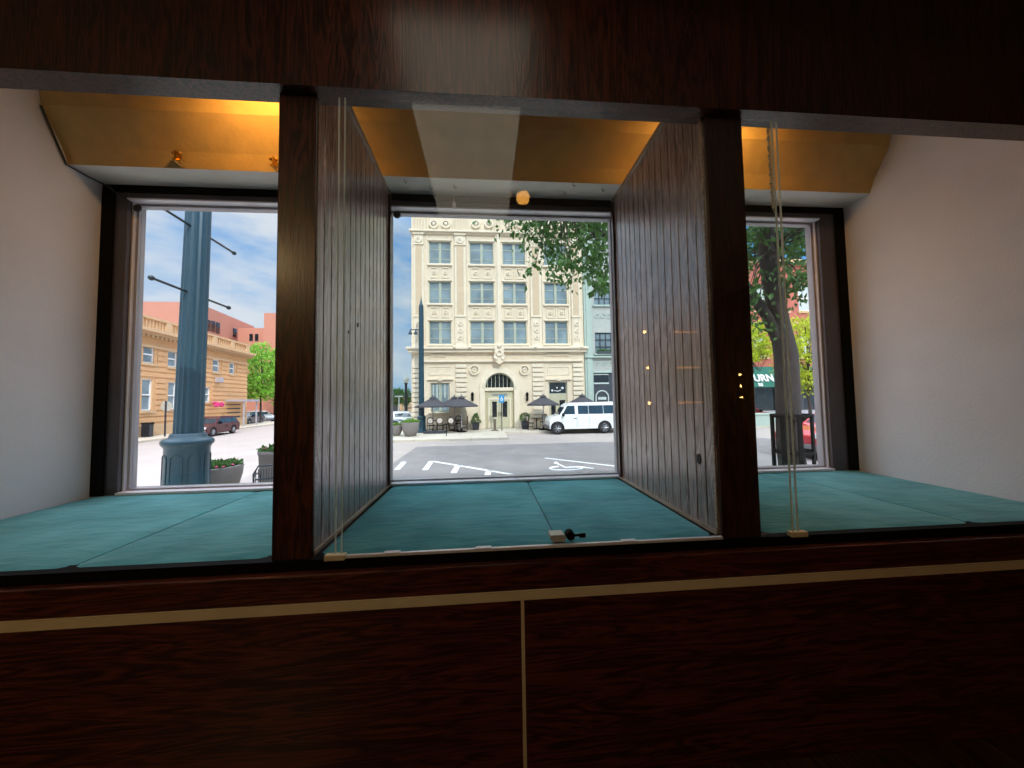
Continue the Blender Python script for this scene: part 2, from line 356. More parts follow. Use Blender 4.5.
# windows
GL = [(-2.725, -.95), (-.768, 1.120), (1.31, 3.035)]
OUT = [(XL, -.86), (-.86, 1.21), (1.21, XR)]
for n_, ((g0, g1), (o0, o1)) in enumerate(zip(GL, OUT)):
    r = bpy.data.objects.new('window_%d' % (n_+1), None); C.objects.link(r); r['kind'] = 'structure'
    g0_, g1_ = g0, g1
    fr = MB(); t = .10 if n_ != 1 else .03
    zb, zt = 1.362, 3.585
    # bronze frame
    t2 = .040; fr.box(o0, g0-.032, D-.0, D+.13, ZC-.03, ZH-.0); fr.box(g1+.032, o1, D, D+.13, ZC-.03, ZH)
    fr.box(g0-.032, g1+.032, D, D+.13, zt+.03, ZH); fr.box(g0-.032, g1+.032, D+.0, D+.13, ZC-.03, zb-.02)
    link('window_frame', fr, M['bronze'], r, bevel=.004)
    bk = MB()
    bk.box(o0+.001, o1-.001, D-.014, D-.001, ZH-.055, ZH-.002)
    if n_ == 0: bk.box(o0+.001, o0+.085, D-.016, D-.001, ZC+.0, ZH-.056)
    if n_ == 2: bk.box(o1-.085, o1-.001, D-.016, D-.001, ZC+.0, ZH-.056)
    link('black_edging', bk, M['black'], r)
    sb = MB(); a, b_ = g0-.032, g1+.032
    sb.box(a, a+.014, D+.032, D+.055, zb-.02, zt+.03); sb.box(b_-.014, b_, D+.032, D+.055, zb-.02, zt+.03)
    sb.box(a, b_, D-.012, D+.10, zt+.018, zt+.03); sb.box(a, b_, D-.018, D+.10, zb-.03, zb-.012)
    link('silver_bead', sb, M['silver'], r, bevel=.002)
    gb = MB(); gb.box(a+.014, g0, D+.055, D+.11, zb, zt); gb.box(g1, b_-.014, D+.055, D+.11, zb, zt)
    gb.box(a+.014, b_-.014, D+.055, D+.11, zt, zt+.018); gb.box(a+.014, b_-.014, D+.055, D+.11, zb-.012, zb)
    link('glazing_gasket', gb, M['greyframe'], r)
    link('window_pane', MB().box(g0, g1, D+.07, D+.076, zb, zt), M['glass'], r)

# beadboard dividers with their posts
def divider(xs, xp0, xp1, side, label):
    t = thing('display_divider', label, 'divider', (xs, (YF+D)/2, ZC), world=True)
    yy0, yy1 = YF-.012, D-.016; nb = 15; pw = (yy1-yy0)/nb; body = MB()
    x_in = xs; x_out = xp0+.02 if side > 0 else xp1-.02     # side>0: visible face looks +x
    pr = []
    for i in range(nb):
        a = yy0+i*pw; g = .0055; pr += [(a, 1), (a+g, 0), (a+pw-g, 0), (a+pw, 1)]
    # both faces beaded
    dd = .009; pts = [(x_in-side*dd*q, y) for y, q in pr]+[(x_out+side*dd*q, y) for y, q in reversed(pr)]
    kk = len(pts); vs = [(x, y, ZC+.002) for x, y in pts]+[(x, y, ZH-.003) for x, y in pts]
    for i in range(kk): body.add([vs[i], vs[(i+1) % kk], vs[kk+(i+1) % kk], vs[kk+i]], [(0, 1, 2, 3)])
    body.add(vs[:kk], [tuple(range(kk))]); body.add(vs[kk:], [tuple(range(kk))])
    link('beadboard', body, M['panel_wood'], t)
    tr = MB(); tr.box(x_in, x_in+side*.014, YF-.012, D-.016, ZH-.032, ZH-.002)
    link('top_moulding', tr, M['panel_trim'], t)
    tr = MB(); tr.box(x_in, x_in+side*.012, YF-.012, D-.016, ZC+.001, ZC+.018)
    link('base_moulding', tr, M['panel_trim'], t)
    tr = MB(); tr.box(x_in-side*.0, x_in+side*.016, D-.05, D-.015, ZC+.019, ZH-.033)
    link('corner_moulding', tr, M['dark_wood'], t)
    tr = MB(); tr.box(x_in-side*.0, x_in+side*.006, YF-.012, YF+.002, ZC+.019, ZH-.033)
    link('post_moulding', tr, M['panel_trim'], t)
    link('post', MB().box(xp0, xp1, YF-.032, YF-.012, ZC-.05, 3.43), M['dark_wood'], t, bevel=.005)
    return t
div_a = divider(-.765, -.925, -.755, 1, 'beadboard divider with a dark post, beside the window with the teal street lamp')
div_b = divider(1.12, 1.125, 1.322, -1, 'beadboard divider whose broad face shows lamp reflections, beside the tree window')
# knots in the beadboard
M['knot'] = pm('dark_knot', (40, 26, 24), .7)
for dv_, px, py, X, ry, rz_ in ((div_b, 699, 459, 1.119, .018, .028), (div_a, 358, 325, -.764, .008, .014), (div_a, 348.5, 332, -.764, .005, .010)):
    q = ray(px, py); q = q*(X/q.x); n_ = 14; sd = 1 if X < 0 else -1
    vs = [(X+sd*.002, q.y+ry*math.cos(2*math.pi*i/n_), q.z+EYE+rz_*math.sin(2*math.pi*i/n_)) for i in range(n_)]
    link('wood_knot', MB().add(vs+[(x_-sd*.004, y_, z_) for x_, y_, z_ in vs], [tuple(range(n_)), tuple(range(n_, 2*n_))]+[(i, (i+1) % n_, n_+(i+1) % n_, n_+i) for i in range(n_)]), M['knot'], dv_)

# sliding glass pane with polished edges, running in a silver track
t = thing('sliding_glass_door', 'clear sliding glass pane with pale polished edges in front of the middle bay', 'glass door', (.44, 1.56, ZC), world=True)
GY0, GY1 = 1.551, 1.557; gx0, gx1 = -.655, 1.497
link('pane', MB().box(gx0+.03, gx1-.03, GY0, GY1, ZC+.012, 3.40), M['sglass'], t)
for xx in (gx0, gx0+.026, gx1-.029, gx1-.003):
    link('polished_edge', MB().box(xx, xx+.0045, GY0-.001, GY1+.001, ZC+.012, 3.40), M['sedge'], t)
for xx in (gx0-.04, gx1-.045):
    link('corner_guide', MB().box(xx, xx+.085, GY0-.012, GY1+.012, ZC-.008, ZC+.016), M['beige'], t, bevel=.003)
tk = MB().box(gx0+.046, 1.11, YF-.054, YF-.037, ZC-.003, ZC+.010)
for xx in (-.45, -.05, .62): tk.box(xx, xx+.07, YF-.055, YF-.028, ZC+.009, ZC+.013)
o = solo('sliding_track', tk, M['silver'], 'thin silver sliding-door track along the front edge of the middle bay', 'track', loc=(.25, YF, ZC), bevel=.002)
# cam lock on the track
p = at(563, 533, YF-.01)
t = thing('showcase_lock', 'small pale showcase lock with a black cylinder sitting on the silver track', 'lock', (p.x, YF, ZC), world=True)
link('lock_body', MB().prism([(p.x-.065, ZC+.03), (p.x-.062, ZC+.044), (p.x+.0, ZC+.044), (p.x+.012, ZC+.03), (p.x+.002, ZC+.014), (p.x-.05, ZC+.014)], YF-.03, YF+.03), M['socket'], t, bevel=.003)
link('lock_cylinder', MB().lathe([(.018, -.02), (.021, -.015), (.021, .02), (.012, .024)], (p.x+.035, YF+.0, ZC+.032), 16, axis='y'), M['black'], t)
link('lock_key', MB().box(p.x+.05, p.x+.10, YF-.002, YF+.002, ZC+.022, ZC+.034).box(p.x+.08, p.x+.11, YF-.004, YF+.004, ZC+.016, ZC+.036), M['black'], t, bevel=.002)
# bead chain by the glass edge
ch = MB(); a = at(768, 130, 1.54); b_ = at(773, 207, 1.54)
nb = 26
for i in range(nb+1):
    q = a.lerp(b_, i/nb); ch.ball(q, .0058 if i % 3 else .009, 8)
ch.bar(a, b_, .0012, n=5); ch.tube([b_, b_+Vector((0, 0, -.02)), b_+Vector((.008, 0, -.028)), b_+Vector((.012, 0, -.018))], .0015, 5)
M['bead'] = frosty('clear_beads', (235, 232, 222), .7)
solo('bead_chain', ch, M['bead'], 'string of clear beads hanging beside the edge of the sliding glass', 'chain', loc=(a.x, 1.54, 3.42))

# discs stuck at the window corners and hooks in the soffit
M['disc'] = pm('grey_rubber', (70, 74, 76), .5)
for (px, py, X, lab) in ((397.5, 215.5, 0, 'small grey disc stuck in the upper corner of the middle window glass'), (139, 209, 0, 'small dark disc in the upper corner of the lamp post window')):
    p = at(px, py, D+.035)
    solo('window_disc', MB().lathe([(.024, -.008), (.03, -.004), (.03, .004), (.02, .012)], (p.x, D+.024, p.z), 20, axis='y'), M['disc'], lab, 'disc', loc=(p.x, D+.03, p.z))
hk = [(404.6, 180.5, 'bent hook in the soffit next to the beadboard divider by the lamp post window'), (430, 187, 'tiny hook in the middle soffit, second from the lamp post side divider'),
      (564, 193, 'tiny hook in the middle soffit, second from the tree side divider'), (602, 189, 'dark bent hook in the soffit beside the divider near the tree window'),
      (573, 184, 'short hook in the middle soffit set further into the display'), (289+165, 186, 'small hook over the middle of the big window')]
for px, py, lab in hk:
    p = atz(px, py, ZH-.01); 
    solo('ceiling_hook', MB().tube([(p.x, p.y, ZH+.004), (p.x, p.y, ZH-.02), (p.x+.01, p.y, ZH-.03), (p.x+.018, p.y, ZH-.022), (p.x+.018, p.y, ZH-.014)], .0028, 6),
         M['disc'], lab, 'hook', loc=(p.x, p.y, ZH), group='screw hooks in the soffit')
# small clear crystal hanging from the window head
p = at(454, 205, 2.7)
M['clear'] = frosty('clear_crystal', (225, 230, 235), .6)
solo('crystal_pendant', MB().lathe([(.001, -.034), (.012, -.02), (.015, 0), (.008, .02), (.003, .03), (.001, .05)], (p.x, 2.7, p.z), 8, smooth=False).bar((p.x, 2.7, p.z+.04), (p.x, 2.7, ZH), .001, n=4),
     M['clear'], 'small clear crystal drop hanging from the soffit above the tall cream building', 'ornament', loc=(p.x, 2.7, ZH))
# cable and brass brackets at the fascia edge
M['brass'] = pm('brass', (190, 140, 60), .3, .9)
cb = [atz(92, 148, ZH+.2), atz(92, 160, ZH), at(97, 170, 2.66), at(108, 180, 2.76), at(126, 198, D-.03), at(137, 207, D-.0)]
solo('thin_cable', MB().tube([(XL+.012, 2.40, 4.0), (XL+.012, 2.47, 3.86), (XL+.014, 2.55, 3.70), (XL+.03, 2.66, 3.69), (XL+.07, 2.77, 3.68), (XL+.13, 2.778, 3.62), (XL+.22, 2.775, 3.56)], .006, 6), M['disc'],
     'thin grey cable running down the ochre fascia edge to the window corner', 'cable', loc=(XL, 2.4, 4.0))
for (px, py, lab) in ((180, 158, 'small brass bracket on the edge of the ochre fascia above the teal lamp post'), (276, 164, 'small brass bracket on the ochre fascia touching the dark post')):
    p = at(px, py, 2.53)
    solo('brass_bracket', MB().box(p.x-.03, p.x+.03, 2.505, 2.535, p.z-.03, p.z-.018).box(p.x-.006, p.x+.006, 2.49, 2.535, p.z-.05, p.z+.03).ball((p.x-.02, 2.50, p.z+.015), .012, 8).ball((p.x+.022, 2.50, p.z+.012), .012, 8),
         M['brass'], lab, 'bracket', loc=(p.x, 2.53, p.z))
# warm bulbs in the cavity between fascia and room ceiling
M['bulb'] = pm('warm_bulb', (255, 214, 150), .4, emit=(255, 190, 100), es=14)
def cavity_bulb(x, y, lab, power):
    t = thing('ceiling_bulb', lab, 'lamp', (x, y, RZ1), world=True, group='warm bulbs above the display bays')
    link('socket', MB().lathe([(.045, -.03), (.045, 0)], (x, y, RZ1), 16), M['socket'], t)
    link('bulb', MB().lathe([(.014, -.03), (.018, -.05), (.035, -.08), (.04, -.105), (.03, -.135), (.004, -.147)], (x, y, RZ1), 14), M['bulb'], t)
    l = bpy.data.lights.new('bulb_light', 'SPOT'); l.spot_size = R(150); l.spot_blend = .9; l.energy = power; l.color = (1, .50, .13); l.shadow_soft_size = .05
    lo = bpy.data.objects.new('bulb_light', l); C.objects.link(lo); lo.parent = t; lo.location = (0, 0, -.17); lo.rotation_euler = Vector((0, .30, -.30)).to_track_quat('-Z', 'Y').to_euler()
cavity_bulb(-1.5, 1.98, 'warm ceiling bulb over the bay beside the teal lamp post', 19)
cavity_bulb(1.75, 1.98, 'warm ceiling bulb over the bay beside the tree', 22)

# ------------------------------------------------------------------ the room behind (seen only as reflections in the sliding glass)
def mirror(px, py, yv):
    """room point whose reflection in the pane appears at a pixel; yv = mirrored distance"""
    q = at(px, py, yv); return Vector((q.x, 2*GY0-yv, q.z))
M['puck'] = pm('warm_puck', (255, 225, 170), .4, emit=(255, 190, 105), es=30)
M['shelfwood'] = wood('shelf_wood', (80, 50, 30), (130, 86, 54), .45, 1, 0)
t = thing('lit_shelf_unit', 'wooden shelf unit with warm puck lights behind the viewer', 'shelf', (0, 0, RZ0))
OFF[t.name] = Vector((0, 0, RZ0))
P = [mirror(641, 333.5, 5.4), mirror(644, 368.5, 5.4), mirror(645.5, 403, 5.4)]
sx = P[1].x; sy = P[1].y
link('side_panel', MB().box(sx-.5, sx-.46, sy-.25, sy+.15, RZ0, 3.1), M['shelfwood'], t)
link('side_panel', MB().box(sx+1.46, sx+1.5, sy-.25, sy+.15, RZ0, 3.1), M['shelfwood'], t)
link('back_panel', MB().box(sx-.46, sx+1.46, sy-.25, sy-.23, RZ0, 3.1), M['shelfwood'], t)
for q in P+[Vector((sx, sy, 1.2)), Vector((sx, sy, .8))]:
    link('shelf', MB().box(sx-.46, sx+1.46, sy-.23, sy+.1, q.z+.03, q.z+.06), M['shelfwood'], t)
M['strip'] = pm('warm_strip_light', (255, 200, 120), .4, emit=(255, 160, 60), es=2.2)
for q in P:
    link('puck_light', MB().ball((q.x, sy+.135, q.z), .023, 12), M['puck'], t)
    link('strip_light', MB().bar((q.x+.50, sy+.12, q.z+.0), (q.x+.92, sy+.12, q.z+.0), .020, .008, 8), M['strip'], t)
t = thing('track_lights', 'short rail of three small warm spots on the wall behind the viewer', 'lamp', (0, 0, 0))
for (px, py) in ((740, 374.5), (741, 386), (741.6, 397.4), (712, 257)):
    q = mirror(px, py, 6.6)
    link('spot_light', MB().ball(q, .022, 10), M['puck'], t)
q = mirror(523, 197.5, 3.3)
M['amber'] = pm('amber_shade', (240, 180, 90), .4, emit=(255, 176, 80), es=6)
t = thing('pendant_lamp', 'amber glass pendant lamp hanging behind the viewer', 'lamp', (q.x, q.y, RZ1), world=True)
link('lamp_shade', MB().lathe([(.02, -.045), (.058, -.036), (.068, 0), (.058, .036), (.02, .045)], q, 20), M['amber'], t)
link('cord', MB().bar(q+Vector((0, 0, .045)), (q.x, q.y, RZ1), .003, n=6), M['black'], t)
M['panel_light'] = pm('ceiling_light_diffuser', (235, 232, 225), .5, emit=(255, 240, 215), es=.75)
t = thing('ceiling_light', 'long white ceiling light above the viewer', 'lamp', (-.1, .2, RZ1), world=True)
link('light_housing', MB().box(-.5, .29, -.6, 1.3, RZ1-.30, RZ1), M['socket'], t)
link('diffuser', MB().box(-.48, .27, -.58, 1.28, RZ1-.312, RZ1-.301), M['panel_light'], t)
M['tube'] = pm('fill_lamp_glow', (255, 240, 210), .4, emit=(255, 214, 150), es=120)  # unseen lamp added to lift the dark wood facing the room
t = thing('added_fill_lamp', 'added round fill lamp on the ceiling behind the viewer, out of view', 'lamp', (-3.4, -2.6, RZ1), world=True)
link('lamp_base', MB().lathe([(.16, -.03), (.16, 0)], (-3.4, -2.6, RZ1), 24), M['socket'], t)
link('lamp_shade', MB().lathe([(.01, -.11), (.09, -.095), (.14, -.05), (.15, -.03)], (-3.4, -2.6, RZ1), 24), M['tube'], t)

# ================================================================== OUTSIDE GROUND
M['sidewalk'] = brickm('sidewalk_concrete', (200, 190, 174), (192, 182, 166), (150, 142, 130), 1, 1.5, 1.5, .012, .85, False)
M['road'] = pm('light_road', (170, 159, 153), .95, spec=.1, var=.06, scale=.6, bump=.1)
M['asphalt'] = pm('grey_asphalt', (136, 130, 129), .9, var=.08, scale=1.2, spec=.1)
M['kerb'] = pm('kerb_stone', (190, 176, 164), .8)
M['paint'] = pm('white_road_paint', (240, 240, 240), .7, var=.03)
M['redbrick_pave'] = brickm('brick_paving', (168, 96, 80), (150, 84, 70), (150, 130, 118), 1, .2, .1, .008, .85, False)
struct('street', MB().box(-90, 90, 8.3, 110, -.30, -.13), M['road'])
struct('road_surface', MB().box(-3.2, 14, 8.6, 16.2, -.13, -.12), M['asphalt'])
struct('sidewalk_near', MB().box(-40, 40, D+.28, 8.1, -.3, 0), M['sidewalk'])
struct('kerb_near', MB().box(-40, 40, 8.1, 8.3, -.3, 0), M['redbrick_pave'])
sw = MB().box(-6.2, 60, 21.2, 24, -.13, -.01)
sw.box(-6.2, 1.2, 18.2, 21.2, -.13, -.012)
struct('sidewalk_far', sw, M['sidewalk'])
sw = MB(); A = (-20.75, 15.2); B = (-22.95, 33.4)
sw.prism([(0, 0)], 0, 0) if 0 else None
sw.add([(-30, 15, -.13), (-18.9, 15, -.13), (-21.2, 40, -.13), (-30, 40, -.13), (-30, 15, 0), (-18.9, 15, 0), (-21.2, 40, 0), (-30, 40, 0)],
       [(4, 5, 6, 7), (0, 1, 5, 4), (1, 2, 6, 5), (2, 3, 7, 6), (3, 0, 4, 7)])
struct('sidewalk_side_street', sw, M['sidewalk'])
# painted parking lines
pl = MB()
def stripe(p0, p1, wd, z=-.116):
    a = atz(*p0, Z=-.12); b = atz(*p1, Z=-.12); a.z = b.z = z; d = (b-a).normalized(); nrm = Vector((-d.y, d.x, 0))*wd/2
    pl.add([a-nrm, a+nrm, b+nrm, b-nrm, *(v-Vector((0, 0, .004)) for v in (a-nrm, a+nrm, b+nrm, b-nrm))], [(0, 1, 2, 3), (0, 1, 5, 4), (1, 2, 6, 5), (2, 3, 7, 6), (3, 0, 4, 7)])
stripe((431, 461), (524, 476.5), .12)
for a, b in (((431.5, 461), (425, 470)), ((458, 465.5), (453.5, 473)), ((489, 470.5), (487, 476)), ((404, 462), (397, 469.5))): stripe(a, b, .17)
stripe((545, 458), (622, 467), .10)
for s_ in pl.v: pass
struct('road_markings', pl, M['paint'])
hc = MB(); c = atz(566, 468.5, -.12)
hp = [Vector((c.x+.5*math.cos(R(a)), c.y+.3*math.sin(R(a)), -.117)) for a in range(110, 400, 15)]
hc.tube(hp, .028, 5); hc.tube([(c.x-.1, c.y+.75, -.117), (c.x, c.y+.1, -.117), (c.x+.5, c.y+.1, -.117), (c.x+.8, c.y-.2, -.117)], .028, 5); hc.ball((c.x-.12, c.y+.9, -.16), .09, 8)
solo('wheelchair_symbol', hc, M['paint'], 'faded white wheelchair symbol painted on the grey parking bay', 'road marking', loc=(c.x, c.y, -.12))

# ================================================================== TALL CREAM BUILDING
M['cream'] = pm('cream_terracotta', (226, 209, 184), .75, var=.06, scale=2.5, bump=.15, bscale=10)
M['cream2'] = pm('pale_terracotta', (227, 213, 190), .7, var=.04, scale=3)
M['tan'] = brickm('tan_brick', (204, 180, 150), (196, 172, 142), (212, 192, 164), 1, .3, .1, .012)
M['pane'] = pm('bluish_pane', (130, 146, 152), .12, .0, var=.35, scale=.9, spec=1.0)
M['pane_dark'] = pm('dark_pane', (38, 42, 46), .08, 0, var=.25, scale=2, spec=.8)
M['sash'] = pm('olive_grey_sash', (170, 176, 158), .6)
M['blind'] = pm('pale_blind', (190, 200, 196), .7)
FY = 24.0
fx = lambda px, py=300: at(px, py, FY).x
fz = lambda py, px=499: at(px, py, FY).z
B_ = thing('office_building', 'tall cream terracotta building with an arched entrance across the street', 'building', (1.15, FY, 0), world=True)
x0, x1 = -5.08, fx(583.5, 330)
link('wall', MB().box(x0+.02, x1-.02, FY+.28, FY+14, 0, 21), M['cream'], B_)
BAY = [(fx(429), fx(451)), (fx(470), fx(494)), (fx(503), fx(526)), (fx(544.5), fx(567))]
ROWS = [(fz(265), fz(242.5)), (fz(304), fz(282)), (fz(344), fz(321))]
skin = MB()
edges = [x0]+[v for b in BAY for v in b]+[x1]
zc = fz(350.5)      # cornice over the ground floor
ztop = 21.0; zfr = fz(234)
for i in range(0, 10, 2): skin.box(edges[i], edges[i+1], FY, FY+.28, zc, zfr)
for (a, b) in BAY:
    zz = zc
    for (z0, z1) in sorted(ROWS): skin.box(a, b, FY, FY+.28, zz, z0); zz = z1
    skin.box(a, b, FY, FY+.28, zz, zfr)
skin.box(x0, x1, FY-.02, FY+.28, zfr, ztop)
link('front_skin', skin, M['cream'], B_)
def window(a, b, z0, z1, parent, dark=False, mull=True, Y=FY, rail=.33, m=None, sash=None):
    f = MB(); y0, y1 = Y+.12, Y+.2; t = .06
    f.box(a, a+t, y0, y1, z0, z1); f.box(b-t, b, y0, y1, z0, z1); f.box(a+t, b-t, y0, y1, z0, z0+t); f.box(a+t, b-t, y0, y1, z1-t, z1)
    c_ = (a+b)/2
    if mull: f.box(c_-.09, c_+.09, y0-.03, y1, z0+t, z1-t)
    if rail:
        zr = z1-(z1-z0)*rail; f.box(a+t, b-t, y0+.01, y1, zr-.025, zr+.025)
        zr = z0+(z1-z0)*.24; f.box(a+t, b-t, y0+.01, y1, zr-.02, zr+.02)
    w_ = link('window', f, sash or M['sash'], parent)
    link('pane', MB().box(a+t*.5, b-t*.5, Y+.15, Y+.17, z0+t*.5, z1-t*.5), m or (M['pane_dark'] if dark else M['pane']), w_)
    return w_
for (a, b) in BAY:
    for (z0, z1) in ROWS:
        window(a, b, z0, z1, B_)
        link('window_sill', MB().box(a-.1, b+.1, FY-.16, FY+.12, z0-.14, z0), M['cream2'], B_, bevel=.02)
        link('lintel', MB().box(a-.08, b+.08, FY-.1, FY+.02, z1+.01, z1+.14), M['cream2'], B_, bevel=.02)
# spandrel ornaments
for (a, b) in BAY:
    for i in (0, 1, 2):
        zt_ = ROWS[i][0]-.24; zb_ = (ROWS[i+1][1]+.22) if i < 2 else None
        if zb_ is None: continue
        c_ = (a+b)/2; o = MB()
        for s in (-1, 1):
            q0, q1 = sorted((c_+s*.14, c_+s*(b-a)*.43)); mz = (zt_+zb_)/2
            o.box(q0, q1, FY-.07, FY+.01, zb_, zb_+.07); o.box(q0, q1, FY-.07, FY+.01, zt_-.07, zt_); o.box(q0, q0+.07, FY-.07, FY+.01, zb_+.06, zt_-.06); o.box(q1-.07, q1, FY-.07, FY+.01, zb_+.06, zt_-.06)
            o.ring(((q0+q1)/2, mz), .06, .13, FY-.09, FY+.01, n=10)
        o.box(c_-.04, c_+.04, FY-.06, FY+.01, zb_, zt_)
        link('spandrel_panel', o, M['cream2'], B_)
# piers
def pier(a, b, strip=True):
    p_ = link('pier', MB().box(a, b, FY-.12, FY+.01, zc+.1, zfr-.05), M['cream2'], B_, bevel=.02)
    w2 = (b-a); c_ = (a+b)/2
    if strip:
        link('brick_strip', MB().box(c_-w2*.31, c_+w2*.31, FY-.15, FY-.10, fz(315), fz(247)), M['tan'], p_)
        o = MB(); zz = fz(242)
        o.box(a-.02, b+.02, FY-.2, FY-.1, fz(247), fz(245.8)); o.box(a-.04, b+.04, FY-.22, FY-.1, fz(237), fz(235.6))
        o.ring((c_, zz), .1, .24, FY-.22, FY-.1, n=14); o.ball((c_, FY-.16, zz), .09, 8)
        link('capital', o, M['cream2'], p_); o = MB()
        o.box(a, b, FY-.2, FY-.1, fz(317.5), fz(315.6))
        for dz_ in (-.5, 0, .5): o.ring((c_, fz(331)+dz_), .07, .16, FY-.2, FY-.1, n=10)
        o.box(c_-w2*.33, c_-w2*.24, FY-.17, FY-.1, fz(342), fz(319)); o.box(c_+w2*.24, c_+w2*.33, FY-.17, FY-.1, fz(342), fz(319))
        link('pier_panel', o, M['cream2'], p_)
    else:
        link('pier_rib', MB().box(c_-.06, c_+.06, FY-.2, FY-.1, zc+.1, zfr-.1), M['cream2'], p_)
pier(fx(414), fx(424)); pier(fx(455), fx(466)); pier(fx(496.5), fx(500.5), False); pier(fx(530.5), fx(541)); pier(fx(571), fx(580))
for i, b in enumerate(BAY):   # slim jambs beside the windows
    link('jamb_rib', MB().box(b[0]-.18, b[0]-.1, FY-.06, FY+.01, zc+.1, zfr-.05).box(b[1]+.1, b[1]+.18, FY-.06, FY+.01, zc+.1, zfr-.05), M['cream2'], B_)
# upper frieze
co_ = MB().box(x0-.12, x1+.12, FY-.3, FY, zfr-.04, zfr+.10).box(x0-.05, x1+.05, FY-.16, FY, zfr-.14, zfr-.04)
link('upper_cornice', co_, M['cream2'], B_, bevel=.02)
fr = MB()
for px in (434, 446, 476, 489, 510, 521, 551, 562):
    c_ = fx(px, 226); z_ = fz(225, px); fr.ring((c_, z_), .2, .32, FY-.2, FY, n=14); fr.ball((c_, FY-.06, z_+.02), .17, 8); fr.box(c_-.05, c_+.05, FY-.12, FY, z_-.42, z_-.3)
i = x0+.1
while i < x1:
    inb = any(a-.05 < i < b+.05 for a, b in BAY)
    if not inb: fr.box(i, i+.08, FY-.12, FY, zfr+.15, zfr+1.5)
    i += .2
link('frieze', fr, M['cream2'], B_)
fr = MB()
for zz in (15.9, 18.2):
    fr.box(x0-.15, x1+.15, FY-.35, FY, zz, zz+.2)
fr.box(x0-.4, x1+.4, FY-.9, FY, 20.4, 20.7); fr.box(x0-.3, x1+.3, FY-.5, FY, 20.7, 21)
link('crowning_cornice', fr, M['cream2'], B_, bevel=.03)
# main cornice over the ground floor
z_a, z_b = fz(352), fz(349)
o = MB().box(x0-.3, x1+.2, FY-.45, FY, z_b-.05, z_b+.12).box(x0-.2, x1+.12, FY-.3, FY, z_a-.05, z_b-.05)
link('main_cornice', o, M['cream2'], B_, bevel=.03)
o = MB().box(fx(424, 360), x1-.15, FY-.2, FY, fz(362), fz(360))
link('string_course', o, M['cream2'], B_, bevel=.02)
o = MB()
for (pa, pb) in ((430, 449), (546, 572)):
    a = fx(pa, 355); b = fx(pb, 355); n_ = int((b-a)/.22)
    for j in range(n_): o.ring((a+(j+.5)*.22, fz(355.3, 440)), .05, .112, FY-.09, FY, n=8)
    link('ornament_band', o, M['cream2'], B_); o = MB()
for px in (470, 535, 455, 580): link('cornice_boss', MB().ball((fx(px, 348), FY-.45, fz(348, px)), .12, 8), M['cream2'], B_)
# ground floor skin with arch and openings
acx = fx(499.5, 388); acz = fz(387.5); ar = 1.03
dx0, dx1 = acx-ar, acx+ar
lw = (fx(430.5, 398), fx(449.5, 398), fz(412, 440), fz(383, 440))
rw = (fx(549, 388), fx(567, 388), fz(394, 558), fz(382, 558))
rd = (rw[0]-.02, rw[1]+.02)
g = MB(); zg = zc
g.box(x0, lw[0], FY, FY+.28, 0, zg); g.box(lw[0], lw[1], FY, FY+.28, 0, lw[2]); g.box(lw[0], lw[1], FY, FY+.28, lw[3], zg)
sc = acx-1.9; g.box(lw[1], sc, FY, FY+.28, 0, zg)
ap = [(sc, 0), (dx0, 0), (dx0, acz)]+[(acx-ar*math.cos(R(a)), acz+ar*math.sin(R(a))) for a in range(6, 180, 6)]+[(dx1, acz), (dx1, 0), (acx+1.9, 0), (acx+1.9, zg), (sc, zg)]
g.prism(ap, FY, FY+.28)
g.box(acx+1.9, rd[0], FY, FY+.28, 0, zg); g.box(rd[0], rd[1], FY, FY+.28, rw[3], zg); g.box(rd[1], x1, FY, FY+.28, 0, zg)
link('ground_floor_skin', g, M['cream'], B_)
o = MB().ring((acx, acz), ar, ar+.16, FY-.12, FY, 0, 180, 32).ring((acx, acz), ar+.16, ar+.38, FY-.07, FY, 0, 180, 32)
o.box(acx-ar-.38, acx-ar, FY-.07, FY, 0, acz); o.box(acx+ar, acx+ar+.38, FY-.07, FY, 0, acz)
link('arch_moulding', o, M['cream2'], B_, bevel=.015)
# cartouche
o = MB(); cz_ = fz(354); cpoly = [(acx-.36, cz_+.45), (acx-.2, cz_+.62), (acx, cz_+.72), (acx+.2, cz_+.62), (acx+.36, cz_+.45), (acx+.3, cz_+.1), (acx+.4, cz_-.25), (acx+.24, cz_-.62), (acx, cz_-.78), (acx-.24, cz_-.62), (acx-.4, cz_-.25), (acx-.3, cz_+.1)]
o.prism(cpoly, FY-.5, FY).ring((acx, cz_), .13, .24, FY-.6, FY-.5, n=14); o.ball((acx, FY-.52, cz_+.5), .16, 8); o.ball((acx-.22, FY-.5, cz_-.4), .12, 8); o.ball((acx+.22, FY-.5, cz_-.4), .12, 8)
link('cartouche', o, M['cream2'], B_, bevel=.03)
# arched fanlight
M['bluegrey'] = pm('blue_grey_paint', (104, 122, 134), .6)
fp = [(acx-ar*math.cos(R(a)), acz+ar*math.sin(R(a))) for a in range(0, 181, 9)]
fl = link('fanlight', MB().ring((acx, acz), ar-.07, ar, FY+.14, FY+.22, 0, 180, 24), M['sash'], B_)
link('pane', MB().prism(fp, FY+.2, FY+.22), M['pane_dark'], fl)
o = MB()
for k_ in range(-3, 4):
    xx = k_*.28; hh = math.sqrt(max(0, ar*ar-xx*xx)); o.box(acx+xx-.018, acx+xx+.018, FY+.16, FY+.2, acz, acz+hh-.03)
link('glazing_bars', o, M['sash'], fl)
M['doorpaint'] = pm('pale_sage_paint', (190, 184, 156), .6, var=.05)
zt2 = fz(390.8); o = MB().box(dx0, dx1, FY+.05, FY+.26, zt2, acz); link('door_transom', o, M['cream2'], B_, bevel=.02)
